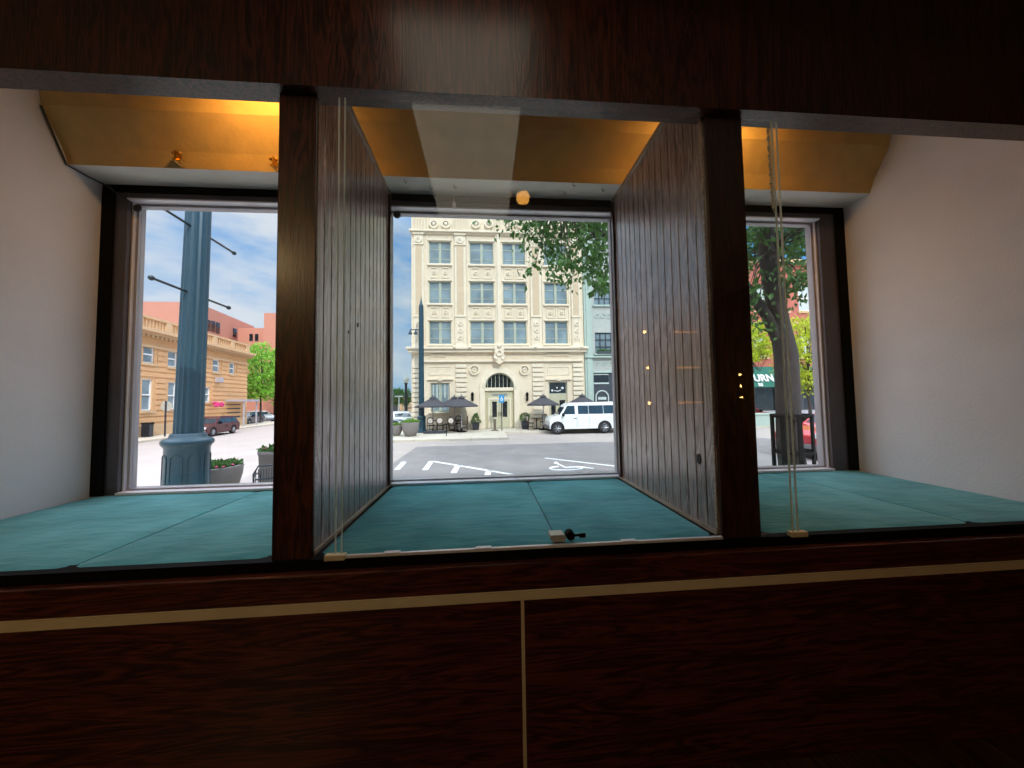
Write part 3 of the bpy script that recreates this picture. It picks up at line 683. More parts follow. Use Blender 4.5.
o = MB().box(dx0, dx1, FY+.2, FY+.27, 0, zt2); link('entrance_panel', o, M['doorpaint'], B_)
zd = fz(399.5); xa = fx(489.7, 410); xb = fx(510, 410)
o = MB().box(xa-.1, xb+.1, FY+.1, FY+.2, zd, zd+.12).box(xa-.1, xa, FY+.1, FY+.2, 0, zd).box(xb, xb+.1, FY+.1, FY+.2, 0, zd)
link('door_frame', o, M['cream2'], B_)
cm = (xa+xb)/2
for s in (-1, 1):
    q0, q1 = sorted((cm+s*.02, xb if s > 0 else xa)); d_ = link('door', MB().box(q0, q1, FY+.13, FY+.2, .0, zd), M['doorpaint'], B_, bevel=.01)
    mx_ = (q0+q1)/2
    link('door_pane', MB().box(mx_-.16, mx_+.16, FY+.11, FY+.13, fz(417), fz(401.5)), M['pane_dark'], d_)
    link('door_handle', MB().bar((cm+s*.07, FY+.1, fz(416)), (cm+s*.07, FY+.1, fz(412)), .02, n=6), M['black'], d_)
o = MB()
for j, dx in enumerate((-.5, -.38, -.27, -.15, -.02, .1, .21, .33, .45)): o.box(acx+dx, acx+dx+(.08 if j % 3 else .05), FY+.17, FY+.2, fz(395.8), fz(393.8))
link('carved_lettering', o, M['bluegrey'], B_)
# roundels, plaques
for px in (474.5, 524.5):
    c_ = (fx(px, 370), fz(370, px)); link('roundel', MB().ring(c_, .27, .37, FY-.15, FY, n=24).ring(c_, .08, .17, FY-.12, FY, n=10).box(c_[0]-.03, c_[0]+.03, FY-.1, FY, c_[1]-.22, c_[1]+.22), M['cream2'], B_)
for px in (472.5, 527):
    c_ = fx(px, 395); z_ = fz(397, px)
    link('wall_sconce', MB().lathe([(.02, -.3), (.08, -.26), (.09, -.02), (.05, 0)], (c_, FY-.14, z_), 8).lathe([(.03, .02), (.1, .06), (.09, .28), (.02, .34)], (c_, FY-.14, z_), 8).box(c_-.03, c_+.03, FY-.12, FY, z_-.06, z_+.08), M['black'], B_)
# rustication blocks on the ground floor piers
for (pa, pb) in ((413, 420), (456, 467), (532.5, 543.5), (573, 583)):
    a = fx(pa, 390); b = fx(pb, 390); o = MB(); z_ = .6; top = fz(363.5, pa)
    while z_ < top-.25: o.box(a, b, FY-.14, FY, z_, z_+.26); z_ += .335
    link('rusticated_pier', o, M['cream2'], B_, bevel=.015)
for xa_, xb_ in ((x0-.05, dx0-.4), (dx1+.4, rd[0]-.1), (rd[1]+.1, x1)): link('base_course', MB().box(xa_, xb_, FY-.12, FY, 0, .42), M['cream2'], B_, bevel=.02)
# panels and lintels above the side windows
for (a, b, s_) in ((fx(428, 372), fx(452.5, 372), 440), (fx(546, 372), fx(570.5, 372), 558)):
    za, zb_ = fz(375, s_), fz(366.5, s_); o = MB()
    o.box(a+.1, b-.1, FY-.04, FY, za, za+.06); o.box(a+.1, b-.1, FY-.04, FY, zb_-.06, zb_); o.box(a+.1, a+.16, FY-.04, FY, za+.06, zb_-.06); o.box(b-.16, b-.1, FY-.04, FY, za+.06, zb_-.06)
    o.box(a-.05, b+.05, FY-.16, FY, fz(380, s_), fz(378.6, s_)); o.box((a+b)/2-.14, (a+b)/2+.14, FY-.2, FY, fz(381, s_), fz(377.6, s_))
    link('blank_panel', o, M['cream2'], B_, bevel=.01)
w1 = window(*lw, B_, rail=.38)
cu_ = MB()
for j in range(5): cu_.box(lw[0]+.12+j*.27, lw[0]+.22+j*.27, FY+.12, FY+.145, lw[2]+.1+.9*(j % 2), lw[3]-.1)
link('curtains', cu_, M['blind'], w1)
link('window_sill', MB().box(lw[0]-.12, lw[1]+.12, FY-.14, FY+.1, lw[2]-.12, lw[2]), M['cream2'], B_, bevel=.02)
w2 = window(*rw, B_, dark=True, mull=False, rail=0)
o = MB()
for (dx, dz_, r_) in ((.25, .25, .09), (.6, .45, .06), (1.0, .42, .10)): o.ball((rw[0]+dx, FY+.12, rw[2]+dz_), r_, 8)
o.tube([(rw[0]+.4, FY+.13, rw[2]+.25), (rw[0]+.65, FY+.13, rw[2]+.2), (rw[0]+.9, FY+.13, rw[2]+.28)], .03, 6)
link('window_decals', o, M['paint'], w2)
link('shop_front', MB().box(rd[0], rd[1], FY+.1, FY+.26, 0, rw[2]), M['doorpaint'], B_)
for (pa, pb, ya, yb) in ((551.5, 556, 404, 418), (560, 565.5, 400, 416)):
    link('door_pane', MB().box(fx(pa, 410), fx(pb, 410), FY+.08, FY+.1, fz(yb, 558), fz(ya, 558)), M['pane_dark'], B_)

# ================================================================== GREY-GREEN NEIGHBOUR
M['teal'] = pm('pale_green_stone', (170, 186, 176), .7, var=.04)
M['greybrick'] = brickm('grey_brick', (176, 178, 172), (164, 168, 164), (190, 192, 186), 1, .28, .09, .012)
M['slate'] = pm('slate_shopfront', (56, 62, 70), .5)
x2, x3 = x1+.02, 14.5
T = thing('grey_shop_building', 'pale green and grey brick building joined to the tall cream one', 'building', (10.9, FY, 0), world=True)
wa, wb = fx(594, 300), fx(613.5, 300); wb += .2
r1 = (fz(305, 603), fz(284, 603)); r2 = (fz(353.5, 603), fz(332.5, 603))
k_ = MB().box(x2, x3, FY+.3, FY+12, 0, 16.5)
link('wall', k_, M['greybrick'], T)
sk = MB().box(x2+.6, wa, FY+.02, FY+.3, 3.2, 16).box(wb, x3-.8, FY+.02, FY+.3, 3.2, 16).box(wa, wb, FY+.02, FY+.3, 3.2, r2[0]).box(wa, wb, FY+.02, FY+.3, r2[1], r1[0]).box(wa, wb, FY+.02, FY+.3, r1[1], 16)
link('front_skin', sk, M['greybrick'], T)
link('pilaster', MB().box(x2, x2+.6, FY-.1, FY+.3, 0, 16).box(x2+.15, x2+.45, FY-.16, FY-.1, .6, 15), M['teal'], T, bevel=.02)
link('pilaster', MB().box(x3-.8, x3, FY-.1, FY+.3, 0, 16), M['teal'], T, bevel=.02)
for (z0, z1) in (r1, r2):
    w_ = window(wa, wb, z0, z1, T, rail=0, mull=False, sash=M['slate'], Y=FY+.02)
    g_ = MB()
    for j in range(1, 4): g_.box(wa+(wb-wa)*j/4-.025, wa+(wb-wa)*j/4+.025, FY+.1, FY+.16, z0, z1)
    for j in range(1, 3): g_.box(wa, wb, FY+.1, FY+.16, z0+(z1-z0)*j/3-.02, z0+(z1-z0)*j/3+.02)
    link('glazing_bars', g_, M['slate'], w_); link('window_sill', MB().box(wa-.1, wb+.1, FY-.12, FY+.1, z0-.12, z0), M['teal'], T)
link('ledge', MB().box(x2, x3, FY-.25, FY+.05, fz(358, 603), fz(356.5, 603)).box(x2+.6, x3-.8, FY-.12, FY+.05, fz(373, 603), fz(371, 603)), M['teal'], T, bevel=.02)
ob = MB()
for j in range(4):
    link('wall_ornament', MB().ring((wa+.2+j*.45, fz(316, 603)), .12, .18, FY-.02, FY+.03, n=12), M['teal'], T); link('wall_ornament', MB().ring((wa+.2+j*.45, fz(364, 603)), .1, .16, FY-.02, FY+.03, n=12), M['teal'], T)
sf = MB().box(x2+.6, x3-.8, FY+.0, FY+.3, 0, fz(373, 603)); s_ = link('shop_front', sf, M['slate'], T)
link('transom_pane', MB().box(fx(594.5, 380), fx(608, 380), FY-.03, FY, fz(382.5, 600), fz(375, 600)), M['pane_dark'], s_)
link('transom_frame', MB().box(fx(593.8, 380), fx(608.7, 380), FY-.02, FY, fz(384, 600), fz(382.5, 600)).box(fx(593.8, 380), fx(608.7, 380), FY-.02, FY, fz(375, 600), fz(374, 600)), M['blind'], s_)
q = (fx(602, 395), fz(397, 602)); link('arched_sign', MB().ring(q, .42, .5, FY-.06, FY, 0, 180, 16).box(q[0]-.5, q[0]-.42, FY-.06, FY, q[1]-.5, q[1]).box(q[0]+.42, q[0]+.5, FY-.06, FY, q[1]-.5, q[1]).box(q[0]-.3, q[0]+.3, FY-.05, FY, q[1]-.2, q[1]), M['blind'], s_)
M['leafgreen'] = pm('flower_leaves', (60, 96, 44), .7, var=.3, scale=20)
fb = MB().box(wa+.1, wb-.1, FY-.22, FY, r2[0]-.0, r2[0]+.14); bx_ = link('flower_box', fb, M['slate'], T)
fb = MB()
for j in range(22): fb.ball((wa+.15+j*(wb-wa-.3)/21, FY-.12+random.uniform(-.05, .05), r2[0]+.2+random.uniform(-.04, .1)), random.uniform(.05, .1), 6)
link('flowers', fb, M['leafgreen'], bx_)

# ================================================================== LEFT STREET: TAN BRICK BUILDING
M['tanbrick'] = brickm('orange_tan_brick', (220, 172, 122), (212, 162, 112), (218, 180, 136), 1, .3, .09, .01)
M['tanstone'] = pm('buff_stone', (206, 172, 132), .75, var=.06)
M['pinkbrick'] = brickm('pink_brick', (196, 134, 112), (190, 126, 106), (196, 142, 120), 1, .3, .1, .01)
ang = math.atan2(B[1]-A[1], B[0]-A[0]); LEN = math.hypot(B[0]-A[0], B[1]-A[1])
LB = thing('brick_bank_building', 'tan brick building with stone balustrade behind the teal lamp post', 'building', (A[0], A[1], 0), ang)
lp = lambda px, py: onplane(px, py, A, B)
send = lp(246, 420)[0]
zcor = lp(140, 330)[1]; zpar = lp(140, 314.5)[1]
link('wall', MB().box(0, send, .2, 9, 0, zcor), M['tanbrick'], LB)
ws = []
for (xa_, xb_, ya, yb) in ((143.2, 154.2, 345.7, 363.2), (168, 177, 351, 367), (212.8, 219.4, 359.6, 372), (229.6, 234.7, 363, 374),
                           (141.7, 152, 379, 410.5), (168, 176, 382, 409), (202.5, 210, 387, 402)):
    s0, za = lp(xa_, (ya+yb)/2); s1, _ = lp(xb_, (ya+yb)/2); z0 = lp((xa_+xb_)/2, yb)[1]; z1 = lp((xa_+xb_)/2, ya)[1]; ws.append((s0, s1, z0, z1))
zmid = 4.2
cuts = {0: [w_ for w_ in ws if w_[2] < zmid-.5], 1: [w_ for w_ in ws if w_[2] >= zmid-.5]}
sk = MB()
zsplit = (max(w_[3] for w_ in cuts[0])+min(w_[2] for w_ in cuts[1]))/2
for lev, (zl, zh_) in ((0, (0, zsplit)), (1, (zsplit, zcor))):
    cur = 0
    for (s0, s1, z0, z1) in sorted(cuts[lev]):
        sk.box(cur, s0, 0, .2, zl, zh_); sk.box(s0, s1, 0, .2, zl, z0); sk.box(s0, s1, 0, .2, z1, zh_); cur = s1
    sk.box(cur, send, 0, .2, zl, zh_)
link('front_skin', sk, M['tanbrick'], LB)
for (s0, s1, z0, z1) in ws:
    f = MB().box(s0, s0+.07, .06, .16, z0, z1).box(s1-.07, s1, .06, .16, z0, z1).box(s0, s1, .06, .16, z1-.07, z1).box(s0, s1, .06, .16, z0, z0+.07).box(s0, s1, .05, .14, (z0+z1)/2-.04, (z0+z1)/2+.04)
    w_ = link('window', f, M['paint'], LB); link('pane', MB().box(s0+.05, s1-.05, .12, .14, z0+.05, z1-.05), M['pane'], w_)
    link('window_sill', MB().box(s0-.15, s1+.15, -.12, .1, z0-.16, z0), M['tanstone'], LB)
bd = MB(); z_ = .9
while z_ < zcor-.8:
    cur = 0
    for (s0, s1, z0, z1) in sorted(w_ for w_ in ws if w_[2]-.2 < z_ < w_[3]+.1):
        bd.box(cur, s0-.25, -.05, 0, z_, z_+.26); cur = s1+.25
    bd.box(cur, send, -.05, 0, z_, z_+.26); z_ += .37
link('stone_banding', bd, M['tanbrick'], LB, bevel=.015)
link('base_course', MB().box(0, send, -.1, 0, 0, .75), M['tanstone'], LB, bevel=.02)
co_ = MB().box(-.3, send+.3, -.6, .2, zcor-.05, zcor+.15).box(-.2, send+.2, -.42, .2, zcor-.22, zcor-.05).box(-.05, send+.05, -.12, .2, zcor-1.0, zcor-.85)
s_ = 0.05
while s_ < send: co_.box(s_, s_+.14, -.36, 0, zcor-.38, zcor-.22); s_ += .36
link('cornice', co_, M['tanstone'], LB)
ba = MB().box(0, send, -.25, .05, zpar-.14, zpar).box(0, send, -.22, .02, zcor+.15, zcor+.25); s_ = 0
while s_ < send:
    ba.box(s_, s_+.5, -.24, .04, zcor+.25, zpar-.14)
    q = s_+.62
    while q < s_+2.3 and q < send: ba.box(q, q+.12, -.16, -.04, zcor+.25, zpar-.14); q += .26
    s_ += 2.4
link('balustrade', ba, M['tanstone'], LB)
# entrance canopy, flower basket, cooling unit
s0, z0 = lp(225, 401); s1, _ = lp(242, 401)
link('entrance_canopy', MB().box(s0, s1, -1.5, 0, z0-.06, z0+.12).box(s0+.2, s0+.3, -1.4, -1.3, 0, z0-.06).box(s1-.3, s1-.2, -1.4, -1.3, 0, z0-.06), M['greyframe'], LB)
link('entrance_door', MB().box(s0+.3, s1-.3, -.03, .0, 0, z0-.3), M['slate'], LB)
s0, z0 = lp(216.5, 380); link('cooling_unit', MB().box(s0-.25, s0+.25, -.4, .02, z0-.2, z0+.2), M['greyframe'], LB, bevel=.02)
M['magenta'] = pm('magenta_flowers', (214, 60, 130), .7, var=.3, scale=25)
s0, z0 = lp(212, 404.5); hb = MB()
for j in range(30): hb.ball((s0+random.uniform(-.45, .45), -.45+random.uniform(-.2, .2), z0+random.uniform(-.15, .15)), .1, 6)
link('flower_basket', hb, M['magenta'], LB)

# pink brick building behind
PB = thing('pink_brick_building', 'large pink brick building rising behind the tan building with the balustrade', 'building', (-40, 46, 0), world=True)
def wallat(px0, px1, py, Y, depth, m, name, hsub=0):
    a = at(px0, py, Y); b = at(px1, py, Y); return MB().box(a.x, b.x, Y, Y+depth, 0, (a.z+b.z)/2), m, name
a0 = at(125, 301.5, 34); 
# long wing: roofline (140,302)-(205,306)-(254,326) recedes
P0 = at(112, 303, 36); P1 = at(181, 302, 40); P2 = at(256, 327, 56)
zt_ = P1.z
def wallrun(pts, zt, m, name, parent):
    o = MB(); n_ = len(pts)
    for i in range(n_-1):
        a, b = pts[i], pts[i+1]; d = Vector((b[0]-a[0], b[1]-a[1], 0)).normalized(); nr = Vector((-d.y, d.x, 0))*.4
        v = [Vector((a[0], a[1], 0)), Vector((b[0], b[1], 0))]
        o.add([v[0], v[1], v[1]+nr, v[0]+nr]+[q+Vector((0, 0, zt)) for q in (v[0], v[1], v[1]+nr, v[0]+nr)], [(0, 3, 2, 1), (4, 5, 6, 7), (0, 1, 5, 4), (1, 2, 6, 5), (2, 3, 7, 6), (3, 0, 4, 7)])
    return link(name, o, m, parent)
LWX = at(100, 302, 42).x
cz = at(196, 302, 42).z
e1 = at(196, 302, 42)
# receding wall from e1 away, chosen so that its roofline falls to (254,326)
d2 = ray(254, 326.5); t2 = (cz-EYE)/d2.z; e2 = d2*t2
pb = MB()
poly = [(LWX-10, 42), (e1.x, 42), (e2.x, e2.y), (e2.x-25, e2.y+2), (LWX-10, e2.y)]
k_ = len(poly); pb.add([(x_, y_, 0) for x_, y_ in poly]+[(x_, y_, cz) for x_, y_ in poly], [(i, (i+1) % k_, k_+(i+1) % k_, k_+i) for i in range(k_)]+[tuple(range(k_, 2*k_))])
link('wall', pb, M['pinkbrick'], PB)
A2 = (e1.x, 42); B2 = (e2.x, e2.y)
dv = Vector((B2[0]-A2[0], B2[1]-A2[1], 0)).normalized(); nv = Vector((dv.y, -dv.x, 0))
for (xa_, xb_, ya, yb) in ((207, 210, 319.5, 331), (211.5, 214.5, 320.5, 332), (216, 219, 322, 334), (233, 236, 328, 337), (241, 244, 332, 340)):
    s0, z1 = onplane(xa_, ya, A2, B2); s1, z0 = onplane(xb_, yb, A2, B2)
    p0 = Vector((A2[0], A2[1], 0))+dv*s0; p1 = Vector((A2[0], A2[1], 0))+dv*s1; n_ = nv*.08
    o = MB().add([p0+n_+Vector((0, 0, z0)), p1+n_+Vector((0, 0, z0)), p1+n_+Vector((0, 0, z1)), p0+n_+Vector((0, 0, z1)), p0-n_+Vector((0, 0, z0)), p1-n_+Vector((0, 0, z0)), p1-n_+Vector((0, 0, z1)), p0-n_+Vector((0, 0, z1))],
                 [(0, 1, 2, 3), (4, 7, 6, 5), (0, 4, 5, 1), (1, 5, 6, 2), (2, 6, 7, 3), (3, 7, 4, 0)])
    link('window', o, M['pane_dark'], PB)
# lower wing + tower at the right
Yt = e2.y-6
a = at(238, 328, Yt); b = at(266, 328, Yt); c_ = at(290, 328, Yt)
link('low_wing', MB().box(a.x, b.x, Yt, Yt+8, 0, a.z), M['pinkbrick'], PB)
tz = at(268, 313, Yt-1).z
link('tower', MB().box(at(264, 320, Yt-1).x, at(300, 320, Yt-1).x, Yt-1, Yt+9, 0, tz), M['pinkbrick'], PB)
for (xa_, xb_) in ((249.5, 253), (255, 258.5)):
    p0 = at(xa_, 341, Yt); p1 = at(xb_, 334, Yt); link('window', MB().box(p0.x, p1.x, Yt-.05, Yt+.1, p0.z, p1.z), M['pane_dark'], PB)

# ================================================================== RED BRICK SHOP BUILDING (tree window)
M['redbrick'] = brickm('red_brick', (188, 96, 80), (174, 84, 70), (190, 130, 112), 1, .3, .1, .012)
M['awning'] = pm('green_awning', (20, 104, 88), .7, var=.08)
RY = 30.0
RB = thing('red_brick_shop_building', 'red brick shop building with a green sign band beyond the tree trunk', 'building', (27, RY, 0), world=True)
rx0, rx1 = at(722, 380, RY).x, at(880, 380, RY).x; rzt = at(800, 262, RY).z
bz0, bz1 = at(790, 387, RY).z, at(790, 366.5, RY).z
wl = []
for (xa_, xb_, ya, yb) in ((799, 810, 285, 311), (755, 766, 335.5, 357), (776, 787, 335.5, 357), (799, 810, 335.5, 357), (755, 766, 287, 311), (776, 787, 286, 311), (822, 833, 284, 310), (822, 833, 335, 357)):
    p0 = at(xa_, yb, RY); p1 = at(xb_, ya, RY); wl.append((p0.x, p1.x, p0.z, p1.z))
link('wall', MB().box(rx0, rx1, RY+.3, RY+12, 0, rzt), M['redbrick'], RB)
sk = MB(); lev = sorted(set(round(w_[2], 0) for w_ in wl))
z_lo = bz1; lows = [w_ for w_ in wl if w_[2] < 8]; highs = [w_ for w_ in wl if w_[2] >= 8]
zs_ = (max(w_[3] for w_ in lows)+min(w_[2] for w_ in highs))/2
for grp, zl, zh_ in ((lows, bz0, zs_), (highs, zs_, rzt)):
    cur = rx0
    for (s0, s1, z0, z1) in sorted(grp):
        sk.box(cur, s0, RY, RY+.3, zl, zh_); sk.box(s0, s1, RY, RY+.3, zl, z0); sk.box(s0, s1, RY, RY+.3, z1, zh_); cur = s1
    sk.box(cur, rx1, RY, RY+.3, zl, zh_)
link('front_skin', sk, M['redbrick'], RB)
for (s0, s1, z0, z1) in wl:
    f = MB().box(s0, s0+.1, RY+.1, RY+.2, z0, z1).box(s1-.1, s1, RY+.1, RY+.2, z0, z1).box(s0, s1, RY+.1, RY+.2, z1-.1, z1).box(s0, s1, RY+.1, RY+.2, z0, z0+.1).box(s0, s1, RY+.08, RY+.2, (z0+z1)/2-.05, (z0+z1)/2+.05)
    w_ = link('window', f, M['paint'], RB); link('pane', MB().box(s0+.05, s1-.05, RY+.15, RY+.17, z0+.05, z1-.05), M['blind'], w_)
    link('window_sill', MB().box(s0-.15, s1+.15, RY-.12, RY+.1, z0-.2, z0), M['tanstone'], RB)
link('cornice', MB().box(rx0-.2, rx1+.2, RY-.4, RY, rzt-.3, rzt+.1).box(rx0, rx1, RY-.1, RY, zs_-.1, zs_+.1), M['tanstone'], RB)
aw = MB(); aw.add([(rx0, RY, bz1), (rx1, RY, bz1), (rx1, RY-.7, bz0), (rx0, RY-.7, bz0), (rx0, RY, bz0), (rx1, RY, bz0)], [(0, 1, 2, 3), (3, 2, 5, 4), (0, 3, 4), (1, 5, 2), (0, 4, 5, 1)])
an = link('awning', aw, M['awning'], RB)
sgn = math.atan2(bz1-bz0, .7)
p = at(763.5, 378.3, RY-.45)
text_part('sign_text', 'URN', .95, M['paint'], RB, Vector((p.x, RY-.7*(bz1-p.z)/(bz1-bz0)-.05, p.z))-OFF[RB.name], (sgn, 0, 0), .03, bold=.03)
p2 = at(760.5, 384.8, RY-.66)
text_part('sign_text_small', 'RS', .42, M['paint'], RB, Vector((p2.x, RY-.7*(bz1-p2.z)/(bz1-bz0)-.05, p2.z))-OFF[RB.name], (sgn, 0, 0), .03, bold=.015)
link('shop_glass', MB().box(rx0+.4, rx1-.4, RY+.1, RY+.3, .5, bz0), M['pane_dark'], RB)
o = MB(); xx = rx0
while xx < rx1: o.box(xx, xx+.3, RY-.02, RY+.12, 0, bz0); xx += 2.6
link('shop_front_pillar', o, M['slate'], RB); link('base_course', MB().box(rx0, rx1, RY-.04, RY+.3, 0, .6), M['greyframe'], RB)

# small arched building + tree far down the side street, in the middle window's corner
p0 = at(386, 399, 60); p1 = at(399, 399, 60)
SB = thing('arched_house', 'small cream building with an arched window far down the street', 'building', ((p0.x+p1.x)/2, 60, 0), world=True)
link('wall', MB().box(p0.x-3, p1.x+.6, 60, 68, 0, p0.z-.1), M['tanstone'], SB)
link('roof', MB().box(p0.x-3.3, p1.x+.9, 59.7, 68.3, p0.z-.1, p0.z+.35), M['redbrick'], SB)
c_ = at(394.5, 407, 60); link('window', MB().ring((c_.x, c_.z), .01, .55, 59.9, 60, 0, 180, 12).box(c_.x-.55, c_.x+.55, 59.9, 60, 0.2, c_.z), M['slate'], SB)

# ================================================================== TREES
def leaf_mat(name, c, trans=.35):
    m = bpy.data.materials.new(name); m.use_nodes = True; t = m.node_tree; n = t.nodes; l = t.links
    out = n['Material Output']; b = n['Principled BSDF']; b.inputs['Roughness'].default_value = .5
    tcn = n.new('ShaderNodeTexCoord'); nz = n.new('ShaderNodeTexNoise'); nz.inputs['Scale'].default_value = 2.5; nz.inputs['Detail'].default_value = 6
    l.new(tcn.outputs['Object'], nz.inputs['Vector']); r = n.new('ShaderNodeValToRGB'); r.color_ramp.elements[0].position = .35; r.color_ramp.elements[1].position = .65
    cc = srgb(c); r.color_ramp.elements[0].color = tuple(v*.6 for v in cc[:3])+(1,); r.color_ramp.elements[1].color = tuple(min(1, v*1.3) for v in cc[:3])+(1,)
    l.new(nz.outputs[0], r.inputs[0]); l.new(r.outputs[0], b.inputs['Base Color'])
    tl = n.new('ShaderNodeBsdfTranslucent'); l.new(r.outputs[0], tl.inputs[0]); mi = n.new('ShaderNodeMixShader'); mi.inputs[0].default_value = trans
    l.new(b.outputs[0], mi.inputs[1]); l.new(tl.outputs[0], mi.inputs[2]); l.new(mi.outputs[0], out.inputs[0]); return m
def leaves(mb, c, n, spread, size, rnd, droop=.5):
    for _ in range(n):
        p = c+Vector((rnd.gauss(0, spread), rnd.gauss(0, spread), rnd.gauss(0, spread*.6)))
        d = Vector((rnd.uniform(-1, 1), rnd.uniform(-1, 1), rnd.uniform(-1, .4)-droop)).normalized()
        s = d.cross(Vector((rnd.uniform(-1, 1), rnd.uniform(-1, 1), rnd.uniform(-1, 1)))).normalized(); up = d.cross(s)
        L_ = size*rnd.uniform(.7, 1.3); W_ = L_*.28
        mb.add([p, p+d*L_*.5+s*W_+up*W_*.3, p+d*L_, p+d*L_*.5-s*W_+up*W_*.3], [(0, 1, 2), (0, 2, 3)])
M['bark'] = pm('grey_bark', (56, 48, 46), .9, var=.3, scale=14, bump=.8, bscale=30, stretch=(1, 1, .3))
M['leaf'] = leaf_mat('dark_green_leaves', (72, 112, 50))
M['leaf_bright'] = leaf_mat('bright_green_leaves', (132, 186, 62), .4)
M['leaf_yellow'] = leaf_mat('yellow_green_leaves', (190, 204, 50), .45)
rnd = random.Random(11)
TY = 6.3
base = at(792, 520, TY); base.z = 0; base = Vector((at(794, 470, TY).x, TY, 0))
TR = thing('street_tree', 'large leafy street tree with a forked grey trunk seen through the tree window', 'tree', base, world=True)
q = lambda px, py, Y=TY: at(px, py, Y)
tr = MB()
def tw(px, py, Y=TY, w_=14): return at(px, py, Y)
tr.tube([base+Vector((0, 0, 0)), base+Vector((0, 0, .3)), q(789, 440), q(788, 400), q(786, 355), q(779, 320), q(771, 280), q(766, 240), q(757, 190, 6.1), q(735, 110, 5.9)],
        [.30, .24, .21, .205, .205, .17, .155, .15, .13, .10], 14)
tr.tube([q(787, 372), q(780, 345), q(768, 318), q(753, 296), q(728, 262, 6.0), q(690, 215, 5.7), q(640, 190, 5.4)], [.12, .115, .10, .095, .08, .06, .035], 10)
tr.tube([q(767, 250), q(780, 215, 6.6), q(800, 170, 7.0), q(820, 110, 7.3)], [.11, .10, .08, .05], 8)
tr.tube([q(757, 190, 6.1), q(720, 190, 6.6), q(660, 215, 7.2), q(600, 235, 7.6)], [.09, .07, .05, .02], 8)
tr.tube([q(757, 190, 6.1), q(700, 150, 6.0), q(620, 150, 5.8), q(560, 190, 5.8)], [.09, .07, .05, .02], 8)
link('trunk', tr, M['bark'], TR)
fo = MB(); tw_ = MB()
CL = []
# leafy twigs where the photo shows them against the facade
for (px, py) in ((530, 226), (536, 240), (541, 226), (548, 236), (550, 250), (543, 258), (534, 269), (556, 225), (562, 240), (565, 252), (567, 262), (562, 275), (570, 258),
                 (575, 230), (578, 245), (585, 238), (588, 225), (592, 250), (597, 262), (590, 268), (600, 278), (602, 284), (610, 270), (608, 240), (605, 255), (600, 228), (612, 284), (570, 222), (583, 255), (590, 274),
                 (618, 250), (622, 270), (630, 240), (640, 262), (652, 240)):
    CL.append((at(px, py, rnd.uniform(5.3, 7.2)), 22, .13))
# foliage in the tree window
for (px, py) in ((752, 232), (760, 245), (750, 262), (770, 228), (782, 236), (790, 228), (800, 240), (795, 256), (785, 268), (778, 282), (790, 275), (800, 278), (796, 290), (782, 300), (772, 300), (750, 285), (748, 300), (752, 312), (757, 325),
                 (788, 245), (806, 230), (745, 245), (762, 222), (776, 250), (805, 282)):
    CL.append((at(px, py, rnd.uniform(5.6, 7.0)), 44, .18))
cc = Vector((4.6, 6.4, 6.6))
while len(CL) < 520:
    v = Vector((rnd.gauss(0, 1), rnd.gauss(0, 1), rnd.gauss(0, 1))).normalized()*rnd.uniform(.25, 1)**.5
    p = cc+Vector((v.x*4.4, v.y*3.2, v.z*2.9))
    if p.y < 3.4 or p.z < 5.0: continue
    d = p-Vector((0, 0, EYE)); 
    CL.append((p, 30, .24))
hubs = [q(757, 190, 6.1), q(735, 110, 5.9), q(690, 215, 5.7), q(640, 190, 5.4), q(800, 170, 7.0), q(600, 235, 7.6), q(660, 215, 7.2), q(620, 150, 5.8), q(560, 190, 5.8), q(768, 250)]
for p, n_, s_ in CL:
    leaves(fo, p, n_, s_, .13, rnd)
    h = min(hubs, key=lambda h_: (h_-p).length); m_ = h.lerp(p, .6)+Vector((0, 0, .15))
    tw_.tube([h, m_, p], [.018, .011, .004], 4)
link('foliage', fo, M['leaf'], TR)
link('twigs', tw_, M['bark'], TR)
# tree guard
GDX = base.x
tg = thing('tree_guard', 'black iron tree guard around the forked trunk', 'tree guard', (GDX, TY, 0))
gr = .33; zt_ = 1.60
for hz in (zt_, .9, .15):
    link('hoop', MB().lathe([(gr-.012, -.035), (gr+.012, -.035), (gr+.012, .035), (gr-.012, .035), (gr-.012, -.035)], (0, 0, hz), 24), M['black'], tg)
for k_ in range(8):
    a = R(22.5+45*k_); link('upright', MB().box(-.018, .018, -.035, .035, 0, zt_), M['black'], tg).matrix_local = Matrix.Translation((gr*math.cos(a), gr*math.sin(a), 0)) @ Matrix.Rotation(a, 4, 'Z')

def small_tree(name, label, x, y, h, r, m, n, zb, rnd, size=.28, tr_=.12):
    t = thing(name, label, 'tree', (x, y, 0))
    tk_ = MB().tube([(0, 0, 0), (.05, 0, zb*.6), (0, .05, zb), (.1, 0, (zb+h)/2), (0, 0, h*.9)], [tr_, tr_*.85, tr_*.75, tr_*.5, tr_*.15], 8)
    fo = MB(); hz = (h-zb)/2; c = Vector((0, 0, zb+hz))
    for i in range(n):
        v = Vector((rnd.gauss(0, 1), rnd.gauss(0, 1), rnd.gauss(0, 1))).normalized()*rnd.uniform(.2, 1)**.45
        p = c+Vector((v.x*r, v.y*r, v.z*hz*.95)); leaves(fo, p, 22, r*.13, size, rnd)
        if i % 5 == 0: tk_.tube([(0, 0, zb+(p.z-zb)*.4), p*.5+Vector((0, 0, p.z*.2+.2)), p], [tr_*.3, tr_*.15, .01], 4)
    link('trunk', tk_, M['bark'], t); link('foliage', fo, m, t); return t
p = atz(254, 424); g = at(258, 342, p.y)
p = Vector((at(260, 420, 38).x, 38, 0))
small_tree('leafy_tree', 'bright green street tree beside the tan brick building', p.x, p.y, at(258, 341, 38).z, 2.2, M['leaf_bright'], 170, 2.2, rnd)
